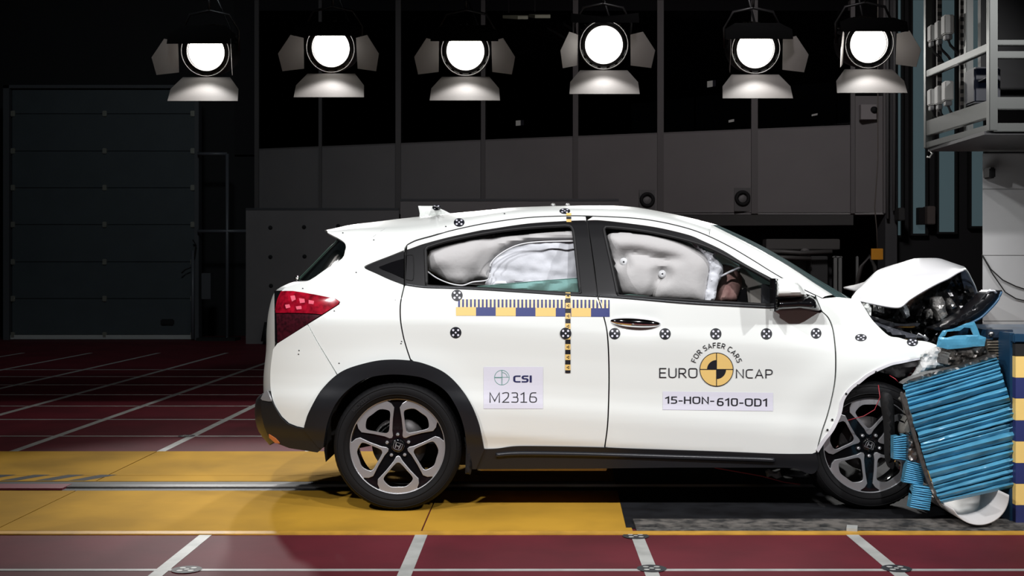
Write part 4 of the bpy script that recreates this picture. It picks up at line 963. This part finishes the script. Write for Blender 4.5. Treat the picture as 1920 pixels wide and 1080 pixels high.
def tyre_text(body, word, cx, cz, y, R0, a0, hgt):
    a = a0
    for ch in word:
        v, f = text_mesh(ch, .2); wd = (GL[ch][0]+.34)*hgt; am = a-wd/2/R0; a -= wd/R0; vs = []
        for yy in (y, y+.006):
            for p in v:
                u = (p[0]-GL[ch][0]/2)*hgt; r = R0+p[1]*hgt; vs.append((cx+r*math.cos(am)+u*math.sin(am), yy, cz+r*math.sin(am)-u*math.cos(am)))
        n = len(v); fs = list(f)+[(q[1], q[0], q[0]+n, q[1]+n) for q in f]+[(q[3], q[2], q[2]+n, q[3]+n) for q in f]
        mesh('raised_letter', vs, fs, mat('tyre_letter', (26, 26, 28), .6), body)
tyre_text(REAR_W, 'MICHELIN', -.697, .337, 6.1765, .281, math.radians(141), .016)
# ---- stickers: draped on the finished near side by casting on to it
bpy.context.view_layer.update()
vs_, fs_ = [], []
for o in BODY:
    b = len(vs_); vs_ += [o.matrix_world @ v.co for v in o.data.vertices]; fs_ += [tuple(b+i for i in p.vertices) for p in o.data.polygons]
BVH = BVHTree.FromPolygons(vs_, fs_)
def hit(px, py, off=.0025):
    o = Vector((0, 0, H)); d = (P(px, py, 6)-o).normalized(); loc, n, i, dist = BVH.ray_cast(o, d)
    if loc is None or abs(loc.y-6.3) > .9:
        q, n = drape(px, py, off); return Vector(q)
    if n.dot(d) > 0: n = -n
    return loc+n*off
def stick(name, pts, faces, m, off=.0025, mi=None, parent=CAR):
    return mesh(name, [hit(x, y, off if not isinstance(off, (list, tuple)) else off[i]) for i, (x, y) in enumerate(pts)], faces, m, parent, False, mi)
def target(px, py, rx=10.6, ry=10.6, rot=0.0):
    pts, fs, mi, of = [], [], [], []
    def disc(cx, cy, a, b, m, off, n=28, rings=2):
        c0 = len(pts); pts.append((cx, cy)); of.append(off)
        for r in range(1, rings+1):
            for k in range(n):
                t = 2*PI*k/n; pts.append((cx+a*r/rings*math.cos(t), cy+b*r/rings*math.sin(t))); of.append(off)
        for k in range(n):
            fs.append((c0, c0+1+k, c0+1+(k+1) % n)); mi.append(m)
            for r in range(rings-1): fs.append((c0+1+r*n+k, c0+1+(r+1)*n+k, c0+1+(r+1)*n+(k+1) % n, c0+1+r*n+(k+1) % n)); mi.append(m)
    disc(px, py, rx, ry, 0, .002)
    disc(px, py, rx*.17, ry*.17, 1, .0034, 12, 1)
    for k in range(4):
        a = PI/4+k*PI/2+rot; disc(px+rx*.62*math.cos(a)*1.0, py+ry*.62*math.sin(a), rx*.2, ry*.2, 1, .0034, 12, 1)
    if 1055 < px < 1066 and py > 500: of = [o+.003 for o in of]      # this one lies over the tape
    return stick('target_sticker', pts, fs, [INK, DECALW], of, mi)
for px, py in [(857, 554), (854.5, 623.5), (1060.5, 625), (1152.5, 625.5), (1247, 626), (1342, 626), (1437, 626)]: target(px, py)
target(1530, 625, 10, 10); target(1614, 633, 11, 6.7, .1); target(1710.5, 641.5, 10.5, 7.5, .2)
target(861, 417.5, 10, 7.8); target(1059, 396.2, 10, 5.2, .1); target(818.5, 389.5, 8, 5)
def grid_rect(name, x0, y0, x1, y1, m, off=.0018, skew=0.0, step=9):
    nx = max(1, int(abs(x1-x0)/step)+1); ny = max(1, int(abs(y1-y0)/step)+1); pts, fs = [], []
    for j in range(ny+1):
        for i in range(nx+1): x = x0+(x1-x0)*i/nx; pts.append((x, y0+(y1-y0)*j/ny+skew*(x-x0)))
    for j in range(ny):
        for i in range(nx): a = j*(nx+1)+i; fs.append((a, a+1, a+nx+2, a+nx+1))
    return stick(name, pts, fs, m, off)
def text(name, s, x0, y0, x1, y1, m, bold=.105, skew=0.0, off=.0032):
    v, f = text_mesh(s, bold); lo, hi = v.min(0), v.max(0)
    pts = [(x0+(p[0]-lo[0])/(hi[0]-lo[0])*(x1-x0), y1-(p[1]-lo[1])/(hi[1]-lo[1])*(y1-y0)) for p in v]
    pts = [(x, y+skew*(x-x0)) for x, y in pts]
    return stick(name, pts, f, m, off)
def poly_fan(name, cx, cy, pts, m, off): return stick(name, [(cx, cy)]+pts, [(0, 1+i, 1+(i+1) % len(pts)) for i in range(len(pts))], m, off)
# ruler sticker
edges = [855, 892.5, 929.5, 967, 1004, 1042, 1071, 1108, 1143]
for i, (a, b) in enumerate(zip(edges, edges[1:])): grid_rect('ruler_block', a, 576+(a-855)*.008, b, 592+(a-855)*.008, YEL if i % 2 == 0 else NAVY, .0018)
x = 859.0; i = 0
while x < 1143:
    w = 3.7; grid_rect('ruler_tick', x, 561.2+(x-859)*.004, min(x+w, 1143), 576.4+(x-859)*.008, NAVY if i % 2 == 0 else CREAM, .0016); x += w; i += 1
# vertical chain of tape
y = 549.0; i = 0; sc_b = 8.6; sc_y = 10.6
while y < 698:
    h = sc_b if i % 2 == 1 else sc_y
    y2 = min(y+h, 699); blk = i % 2 == 1
    grid_rect('tape_mark', 1060.3-(y-549)*.004, y, 1069.6, y2, INK if blk else YEL, .0038)
    if not blk and y2-y > 8:
        cxm, cym = 1064.8, (y+y2)/2; tr = [(cxm-3, cym), (cxm+2.4, cym-3.2), (cxm+2.4, cym+3.2)]
        inn = [(cxm-1.2, cym), (cxm+1.4, cym-1.4), (cxm+1.4, cym+1.4)]
        stick('tape_arrow', tr+inn, [(0, 1, 4, 3), (1, 2, 5, 4), (2, 0, 3, 5)], INK, .0046)
    y = y2; i += 1
for a, b, m_ in [(400.5, 405, YEL), (405.5, 411.5, INK), (412, 417, YEL)]: grid_rect('tape_mark', 1062, a, 1071, b, m_, .005, step=3)
# number plate stickers and emblems
grid_rect('name_plate', 906.7, 687.8, 1018.3, 766.2, DECALW)
text('plate_text', 'M23i6', 917.8, 734.6, 1006.8, 755, INK, .095)
text('plate_text', 'CSI', 962.3, 703.8, 997, 717, INKB, .24)
cx, cy, r = 941, 707.8, 14.0
def ring(name, cx, cy, r0, r1, a0, a1, m, off, n=40):
    pts, fs = [], []
    for k in range(n+1):
        a = a0+(a1-a0)*k/n; pts += [(cx+r0*math.cos(a), cy-r0*math.sin(a)), (cx+r1*math.cos(a), cy-r1*math.sin(a))]
    for k in range(n): fs.append((2*k, 2*k+1, 2*k+3, 2*k+2))
    return stick(name, pts, fs, m, off)
ring('round_emblem', cx, cy, 13.4, 14.1, 0, 2*PI, TEAL, .0032)
ring('round_emblem', cx+.8, cy-.4, 8.8, 9.5, 0, PI/2, TEAL, .0032, 16)
for a in [(cx-.9, cy-14, cx-.4, cy+14), (cx+.6, cy-14, cx+1.1, cy+14), (cx-14, cy-.9, cx+14, cy-.4), (cx-14, cy+.3, cx, cy+.8)]: grid_rect('round_emblem', *a, TEAL, .0032)
text('door_lettering', 'EURO', 1236, 689.8, 1307.5, 708.6, INK, .10, .004)
text('door_lettering', 'NCAP', 1379.7, 690.8, 1448.5, 709.6, INK, .10, .008)
cx, cy, r = 1343.3, 692.6, 31.6
def fullring(n, a0=0, a1=2*PI, r=r): return [(cx+r*math.cos(a0+(a1-a0)*k/n), cy-r*math.sin(a0+(a1-a0)*k/n)) for k in range(n+(0 if a1-a0 > 6 else 1))]
def dsec(name, a0, a1, r0, r1, m, off):
    pts, fs = [], []; n = 16; kr = 3
    for k in range(n+1):
        a = a0+(a1-a0)*k/n
        for j in range(kr+1): rr = r0+(r1-r0)*j/kr; pts.append((cx+rr*math.cos(a), cy-rr*math.sin(a)))
    for k in range(n):
        for j in range(kr): b = k*(kr+1)+j; fs.append((b, b+1, b+kr+2, b+kr+1))
    return stick(name, pts, fs, m, off)
for q in range(4): dsec('crash_emblem', q*PI/2, (q+1)*PI/2, .1, 31, YEL, .0025)
dsec('crash_emblem_quarter', PI/2, PI, .1, 17.8, INK, .0036); dsec('crash_emblem_quarter', -PI/2, 0, .1, 17.8, INK, .0036)
ring('crash_emblem_ring', cx, cy, 30.6, 31.8, 0, 2*PI, INK, .0036, 60)
grid_rect('crash_emblem_cross', cx-.7, cy-31, cx+.7, cy+31, INK, .0036); grid_rect('crash_emblem_cross', cx-31, cy-.9, cx+31, cy+.5, INK, .0036)
word = 'FOR SAFER CARS'; wid = {}
tot = 0; adv = []
for ch in word:
    if ch == ' ': w_ = .40
    else: w_ = GL[ch][0]+.28
    adv.append(w_); tot += w_
a = math.radians(163.5); span = math.radians(147)
for ch, w_ in zip(word, adv):
    am = a-span*w_/tot/2; a -= span*w_/tot
    if ch == ' ': continue
    v, f = text_mesh(ch, .15); lo, hi = v.min(0), v.max(0); k = 8.6; r0 = 41.2; pts = []
    for p in v:
        u = (p[0]-(lo[0]+hi[0])/2)*k*1.0; rr = r0+p[1]*k; ca, sa = math.cos(am), math.sin(am)
        pts.append((cx+rr*ca+u*sa, cy-(rr*sa-u*ca)))
    stick('door_lettering', pts, f, INK, .0032)
grid_rect('test_number_plate', 1242.5, 733.8, 1449.5, 768.3, DECALW, .0018, .012)
text('test_number_text', '15-HON-', 1246.5, 742, 1339, 757.8, INK, .17, .010)
text('test_number_text', '610-OD1', 1344, 745.2, 1438, 761, INK, .17, .012)
# tiny speckle marks on the paint
for px, py in [(643, 437), (701, 450), (668, 511), (741, 562), (568, 541), (627, 583), (561, 657), (560, 664), (636, 681), (752, 644), (753, 640), (836, 425), (946, 401)]:
    poly_fan('tiny_mark', px, py, [(px+1.5*math.cos(t), py+1.1*math.sin(t)) for t in (0, 1.2, 2.4, 3.6, 4.8)], INK, .002)
# rack plate on the roof
pl = box('roof_plate', P(1015, 389.5, 6.9), P(1086, 387.0, 6.9)+Vector((0, .25, 0)), ALU, CAR, .002)
for px in (1037, 1064.5): lathe_y('roof_bolt', [(0, 0), (.012, 0), (.014, .012), (.012, .02), (0, .02)], STEEL, CAR, 8, tuple(P(px, 385, 6.95)))
box('roof_plate_foot', P(1034, 392, 6.93), P(1068, 389, 6.93)+Vector((0, .08, 0)), STEEL, CAR)
# thin seam of the spoiler
q = [hit(x, y, -.001) for x, y in [(697, 446), (705, 440), (714, 433), (722, 429)]]; tubes('spoiler_seam', [q], .0014, mat('seam_grey', (110, 110, 112), .6), CAR)

# ---- crumpled front
HD = mat('hood_white', (232, 232, 234), .25, coat=.6)
nearE = sm([(1596, 560), (1615, 565), (1651, 573), (1676, 577), (1690, 575.5), (1704, 563.5), (1730, 547), (1757, 532), (1777, 522.5), (1795, 511), (1809, 505)], 5)
r1 = sm([(1603, 551), (1620, 546), (1650, 540), (1676, 536), (1695, 530), (1712, 522), (1735, 514), (1758, 508), (1778, 504), (1795, 502), (1809, 504)], 5)
r2 = sm([(1612, 540), (1630, 523), (1646, 509.5), (1668, 502), (1688, 496), (1714, 488.5), (1735, 487), (1760, 486.8), (1776, 491), (1790, 496.5), (1808, 503)], 5)
r3 = sm([(1606, 546), (1625, 531), (1645, 519), (1668, 508), (1690, 503), (1712, 495), (1735, 493), (1765, 496), (1785, 507), (1800, 515), (1815, 520)], 5)
r4 = sm([(1582, 540), (1600, 536), (1620, 533), (1650, 534), (1690, 532), (1714, 528), (1740, 526), (1770, 530), (1795, 540), (1815, 550), (1830, 556)], 5)
rows = []
for (row, Y) in ((nearE, 6.32), (r1, 6.46), (r2, 6.78), (r3, 7.20), (r4, 7.85)): rows.append([P(x, y, Y+.10*max(0, (x-1700)/100)) for x, y in row])
def refine(rows, n=5):
    cols = list(zip(*rows)); out = []
    for c in cols: out.append([Vector(p) for p in sm([tuple(v) for v in c], n)])
    return [list(r) for r in zip(*out)]
hr = refine(rows)
hd = loft('hood', hr, [HD, mat('hood_liner', (30, 36, 46), .5)], CAR)
so = hd.modifiers.new('s', 'SOLIDIFY'); so.thickness = .012; so.offset = 0
# hood edge return (thin white rim and dark inner liner seen at the nose)
edge = [r[-1] for r in hr]; near_ = hr[0]
rim = sm([(1809, 504), (1815, 512), (1820, 522), (1827, 536), (1831, 548), (1835, 558)], 4)
tubes('hood_front_edge', [[P(x, y, 6.42+.02*i) for i, (x, y) in enumerate(rim)]], .006, WHITE, CAR)
slab('hood_liner', sm([(1803, 506), (1811, 508), (1820, 526), (1828, 545), (1833, 560), (1818, 559), (1810, 545), (1803, 522)], 3, True), lambda x, y: 6.55+(x-1800)*.004, mat('liner_blue_black', (36, 44, 56), .5), CAR, .02, 6, .01, 8)
GUT = mat('engine_black', (15, 15, 16), .25, coat=.4, bump=.2, bscale=30); GUT2 = mat('broken_plastic', (30, 31, 34), .3, coat=.3)
slab('engine_bay', [(1606, 562), (1640, 574), (1690, 577), (1757, 534), (1800, 509), (1815, 520), (1832, 560), (1822, 590), (1790, 614), (1759, 650), (1735, 668), (1715, 640), (1680, 634), (1655, 622), (1632, 594)], 6.62, GUT, CAR, .5, 7, .03, 14, .07, 13, smooth=False)
LAMPG = mat('lamp_reflector', (190, 188, 184), .18, metal=.75, var=.5, scale=20); LAMPC = mat('clear_lamp_plastic', (140, 146, 150), .1, metal=.3, coat=1)
for nm, pts, Y, m_ in [
    ('headlamp_reflector', [(1748, 560), (1756, 556), (1766, 556), (1772, 566), (1773, 580), (1777, 590), (1768, 598), (1760, 601), (1757, 588), (1750, 578)], 6.44, LAMPG),
    ('headlamp_reflector', [(1776, 559), (1784, 560), (1790, 568), (1792, 576), (1785, 580), (1778, 572)], 6.46, LAMPG),
    ('headlamp_reflector', [(1739, 583), (1745, 579), (1750, 586), (1748, 597), (1740, 595)], 6.44, LAMPG),
    ('headlamp_bulb', [(1819, 570), (1824, 567), (1828, 571), (1826, 575), (1821, 574)], 6.40, LAMPG),
    ('headlamp_shell', [(1690, 572), (1698, 570), (1704, 580), (1706, 592), (1700, 597), (1692, 584)], 6.40, LAMPC),
    ('headlamp_shell', [(1770, 600), (1785, 596), (1795, 598), (1800, 606), (1788, 616), (1774, 612)], 6.40, LAMPC),
    ('fender_bracket', [(1623, 565), (1630, 567), (1634, 578), (1633, 592), (1624, 585), (1620, 576)], 6.34, WHITE),
    ('fender_bracket', [(1642, 570), (1646, 571), (1648, 584), (1642, 583)], 6.36, ALU),
    ('fender_bracket', [(1653, 573), (1658, 574), (1658, 588), (1653, 586)], 6.38, ALU)]:
    slab(nm, pts, Y, m_, CAR, .05, 4, .015, 4, .012, 40, smooth=False)
slab('bumper_strip', sm([(1630, 592), (1650, 597), (1675, 605), (1700, 608), (1725, 606), (1715, 614), (1690, 614), (1660, 612), (1640, 604)], 4, True), 6.33, GUT2, CAR, .06, 6, .03, 8)
slab('bumper_strip', sm([(1640, 604), (1660, 610), (1690, 620), (1720, 628), (1740, 633), (1736, 640), (1705, 637), (1675, 632), (1655, 620)], 4, True), 6.31, mat('grey_plastic', (70, 72, 78), .3, coat=.3), CAR, .05, 6, .025, 7)
slab('lower_grille', sm([(1849, 549), (1860, 543.5), (1870, 545), (1879, 545), (1872, 562), (1855, 580), (1838, 595), (1815, 606), (1789, 615), (1765, 620), (1750, 616), (1775, 607), (1800, 592), (1822, 575), (1838, 560)], 4, True), 6.22, mat('grille_black', (17, 18, 21), .22, coat=.5), CAR, .12, 6, .035, 10, .006, 20)
tubes('grille_edge', [[P(x, y, 6.17) for x, y in sm([(1878, 547), (1870, 564), (1854, 582), (1837, 597), (1812, 609), (1788, 618)], 4)]], .006, mat('grille_blue_edge', (50, 84, 112), .3), CAR)
tubes('grille_clip', [[P(1850, 551, 6.2), P(1856, 545, 6.19), P(1864, 545, 6.18), P(1868, 550, 6.18)]], .007, ALU, CAR)
tubes('loose_bracket', [[P(1717, 634, 6.22), P(1722, 625, 6.2), P(1738, 634, 6.2), P(1733, 628, 6.2)]], .004, ALU, CAR)
slab('torn_liner', sm([(1700, 742), (1708, 735), (1716, 745), (1720, 762), (1716, 795), (1708, 816), (1692, 815), (1690, 800), (1700, 780), (1698, 760), (1690, 750)], 4, True), 6.12, mat('bent_grey', (120, 118, 112), .5), CAR, .06, 6, .03, 8, .01, 20)
slab('wheel_liner', sm([(1655, 745), (1668, 738), (1676, 760), (1678, 850), (1674, 880), (1664, 860), (1662, 800)], 4, True), 6.12, DARK, CAR, .05, 8, .02, 8)
slab('strut_mount', sm([(1640, 700), (1690, 684), (1724, 678), (1705, 700), (1695, 722), (1700, 745), (1680, 760), (1640, 745), (1610, 740)], 3, True), 6.46, mat('well_dark', (24, 22, 23), .6), CAR, .1, 8, .02, 8, .03, 14)
tubes('sensor_wire', [[P(1647, 722, 6.15), P(1650, 745, 6.13), P(1640, 768, 6.13), P(1620, 780, 6.14), P(1590, 788, 6.16)], [P(1668, 704, 6.2), P(1678, 710, 6.18), P(1684, 716, 6.18)]], .0022, mat('red_wire', (150, 40, 50), .5), CAR)
slab('wing_corner', [(1757, 650), (1770, 652), (1774, 668), (1775, 682), (1768, 690), (1745, 694), (1720, 706), (1706, 718), (1700, 716), (1716, 700), (1724, 684), (1726, 664), (1740, 655)], 6.20, mat('folded_white', (196, 196, 194), .3, coat=.4), CAR, .03, 6, .04, 12, .035, 16, smooth=False)
slab('wing_corner_inner', [(1762, 652), (1776, 652), (1786, 668), (1782, 690), (1768, 690), (1772, 670)], 6.17, mat('folded_grey', (96, 100, 104), .35), CAR, .03, 5, .03, 8, .02, 20, smooth=False)

# ------------------------------------------------------------------ deformable barrier
BAR = empty('deformable_barrier', (2.2, 6.3, 0), 'crushed blue honeycomb impact barrier with pleated face against the car nose', 'barrier')
Lp = sm([(1693, 722), (1704, 762), (1718, 808), (1733, 855), (1748, 905), (1764, 944)], 8); Rp = sm([(1869, 671), (1880, 702), (1893, 742), (1903, 782), (1904, 830), (1903, 870), (1902, 914)], 8)
def along(c, t): x = t*(len(c)-1); i = min(int(x), len(c)-2); f = x-i; return (c[i][0]*(1-f)+c[i+1][0]*f, c[i][1]*(1-f)+c[i+1][1]*f)
NP = 23
ws = [.6+random.random()*1.1 for _ in range(NP)]; cs = [0]
for w in ws: cs.append(cs[-1]+w/sum(ws))
def tb(k, s):      # uneven fold line k along the face
    if k in (0, NP): return cs[k]
    return cs[k]+  .006*noise.noise(Vector((s*1.6, k*3.7, 0)))+.0018*noise.noise(Vector((s*9, k*5.1, 2)))
def face(t, s): a_ = along(Lp, t); b_ = along(Rp, t); return (a_[0]+(b_[0]-a_[0])*s, a_[1]+(b_[1]-a_[1])*s)
for k in range(NP):
    n = 26; vs, fs = [], []; wid = cs[k+1]-cs[k]; sw = random.random()*9; amp = random.uniform(.5, 1.0)*min(wid/.045, 1.3); ph = random.uniform(.35, .7)
    prof = [(0.0, .012), (.10, -.004), (ph*.6, -.016), (ph, -.024), ((ph+1)/2, -.012), (.93, -.002), (1.0, .014)]; c = len(prof)+2
    jl, jr = random.uniform(-1.5, 1.5), random.uniform(-2.5, 1.5)
    for i in range(n+1):
        s = i/n; t0, t1 = tb(k, s), tb(k+1, s); g_ = 5.905+.010*math.sin(s*4+k*1.7)*.6+.007*noise.noise(Vector((s*6, k*.9, 1)))
        ja = jl if i == 0 else (jr if i == n else 0)
        for (u, dy) in prof:
            q = face(t0+(t1-t0)*u, s); vs.append(P(q[0]+ja, q[1], g_+dy*amp*(1+.5*noise.noise(Vector((s*7, u*2, sw))))))
        for t in (t1, t0): q = face(t, s); b_ = P(q[0]+ja, q[1], 6.16); b_.z = P(q[0], q[1], 5.9).z; b_.x = min(b_.x, 2.288); vs.append(b_)
    for i in range(n):
        for j in range(c): fs.append((i*c+j, i*c+(j+1) % c, (i+1)*c+(j+1) % c, (i+1)*c+j))
    fs.append(tuple(range(c))[::-1]); fs.append(tuple(n*c+j for j in range(c)))
    me = mesh('pleat', vs, fs, BLUE, BAR, True)
    bm = bmesh.new(); bm.from_mesh(me.data); bmesh.ops.recalc_face_normals(bm, faces=bm.faces[:])
    for e in bm.edges:
        if len(e.link_faces) == 2 and e.calc_face_angle(0) > .55: e.smooth = False
    bm.to_mesh(me.data); bm.free()
# bare crumpled foil on top and down the left side
slab('torn_foil', [(1693, 720), (1704, 712), (1740, 700), (1790, 690), (1840, 672), (1868, 664), (1868, 674), (1800, 692), (1740, 708), (1700, 722)], 5.92, FOIL, BAR, .08, 5, .01, 4, .03, 22, smooth=False)
slab('torn_foil', [(1777, 668), (1790, 655), (1820, 654), (1846, 650), (1856, 662), (1866, 666), (1845, 674), (1815, 682), (1790, 688), (1778, 684)], 6.0, mat('dark_foil', (84, 80, 76), .35, metal=.6, rgb2=(24, 24, 24), scale=30), BAR, .3, 5, .02, 8, .05, 18, smooth=False)
slab('torn_foil', [(1704, 812), (1712, 818), (1722, 845), (1734, 872), (1742, 900), (1750, 915), (1738, 908), (1728, 870), (1702, 862)], 5.93, FOIL, BAR, .05, 5, .01, 5, .03, 30, smooth=False)
slab('side_skin', sm([(1692, 735), (1700, 748), (1708, 780), (1722, 828), (1738, 880), (1752, 920), (1768, 948), (1762, 948), (1744, 916), (1728, 872), (1712, 818), (1698, 770), (1690, 745)], 3, True), 5.90, mat('skin_edge', (92, 88, 84), .4, metal=.5), BAR, .02, 6)
slab('blue_sheet', [(1757, 650), (1760, 632), (1775, 633), (1792, 629), (1815, 628), (1836, 628), (1849, 633), (1846, 649), (1826, 650), (1801, 653), (1777, 655)], 5.98, BLUE, BAR, .006, 6, .003, 4, .014, 7, smooth=False)
slab('blue_sheet', [(1759, 634), (1768, 620), (1790, 616), (1812, 606), (1827, 603), (1833, 616), (1838, 630), (1826, 629), (1820, 615), (1808, 614), (1800, 620), (1776, 622), (1772, 630)], 6.02, BLUE, BAR, .006, 5, .002, 4, .012, 9, smooth=False)
# small torn-off honeycomb blocks with fine fins
for i, q in enumerate([[(1675.5, 819), (1707, 813), (1703, 865), (1675.5, 861)], [(1702, 863), (1736, 872.5), (1730, 911), (1694, 905)], [(1713, 909), (1749, 914), (1742.6, 958), (1706, 951.5)]]):
    e = slab('honeycomb_piece', q, 5.97-.03*i, BLUE, BAR, .05, 6, .004, 3)
    bm = bmesh.new(); nf = 11
    for k in range(nf):
        t = (k+.5)/nf; a_ = P(q[0][0]+(q[3][0]-q[0][0])*t, q[0][1]+(q[3][1]-q[0][1])*t, 5.965-.03*i); b_ = P(q[1][0]+(q[2][0]-q[1][0])*t, q[1][1]+(q[2][1]-q[1][1])*t, 5.965-.03*i)
        mid = (a_+b_)/2+Vector((0, -.003, random.uniform(-.002, .002))); tube(bm, [a_, mid, b_], .0032, 5)
    f = from_bm('honeycomb_fins', bm, mat('blue_fins', (84, 164, 204), .3, coat=.3), e, True); tag(f, kind='stuff')
# bent white cover plate hanging under the block: open trough
c0 = P(1836, 930, 5.78); R0 = .143; vs, fs = [], []; n = 30
for i in range(n+1):
    a = math.radians(208+(362-208)*i/n); rr = R0
    for yy in (5.78, 6.5):
        ex = 0
        vs.append((c0.x+rr*1.0*math.cos(a)-ex*1.0, yy, max(.020, c0.z+.0+rr*.98*math.sin(a)+ex*.9)))
for i in range(n): fs.append((2*i, 2*i+1, 2*i+3, 2*i+2))
o = mesh('cover_plate', vs, fs, mat('cover_plate_white', (188, 186, 184), .5), BAR, True); s_ = o.modifiers.new('s', 'SOLIDIFY'); s_.thickness = .006
# support: striped face, blue steel frame, cellular block
ST = empty('barrier_stand', (2.5, 6.3, 0), 'blue steel barrier stand with a yellow and navy striped edge at the right border', 'stand')
NV = mat('stripe_navy', (40, 48, 100), .5, var=.1); YS = mat('stripe_yellow', (232, 198, 118), .5, var=.06)
xl = P(1904.5, 0, 5.86).x; ys_ = [987, 947, 907, 868, 827.5, 788, 747, 708, 668]
for i, (a_, b_) in enumerate(zip(ys_, ys_[1:])):
    box('stripe', (xl, 5.86, P(0, a_, 5.86).z), (xl+.6, 5.9, P(0, b_, 5.86).z-.001), NV if i % 2 == 0 else YS, ST)
box('core', (xl+.02, 5.9, .01), (xl+.62, 7.0, P(0, 640, 5.86).z), mat('stand_dark_blue', (16, 34, 52), .5), ST)
box('side_plate', (xl-.012, 5.9, .012), (xl+.012, 6.9, P(0, 625, 5.86).z), mat('stand_blue', (22, 56, 82), .4), ST, .003)
box('dark_panel', (xl, 5.865, P(0, 667, 5.86).z), (xl+.6, 5.9, P(0, 645, 5.86).z), DARK, ST)
box('top_beam', (P(1845, 0, 6.9).x, 6.9, .84), (xl+.7, 7.1, P(0, 612, 6.9).z), mat('stand_blue', (22, 56, 82), .4), ST, .006)
box('top_beam', (xl-.01, 5.86, P(0, 643, 5.86).z), (xl+.6, 6.9, P(0, 626, 5.86).z), mat('stand_blue', (22, 56, 82), .4), ST, .006)
cellm = mat('cell_brown', (96, 88, 78), .5, metal=.3, var=.4, scale=30)
cb_ = slab('cellular_core', [(1850, 640), (1901, 636), (1902, 778), (1880, 700), (1870, 668), (1856, 662)], 6.05, cellm, ST, .5, 8)
bm = bmesh.new()
for k in range(26):
    y = 642+k*5.2; x0 = 1851 if y < 662 else 1866+(y-662)*.32
    if x0 < 1898: tube(bm, [P(x0, y, 6.045), P(1900, y-.8, 6.045)], .0022, 4)
tag(from_bm('cell_walls', bm, mat('cell_pale', (136, 128, 112), .4, metal=.4), cb_), kind='stuff')
for px in (1858, 1886): lathe_y('bolt', [(0, -.014), (.012, -.014), (.014, 0)], STEEL, ST, 10, tuple(P(px, 626, 6.04)))
box('bolt_plate', P(1852, 634, 6.04), P(1900, 618, 6.04)+Vector((0, .03, 0)), mat('stand_dark_blue', (16, 34, 52), .5), ST, .003)
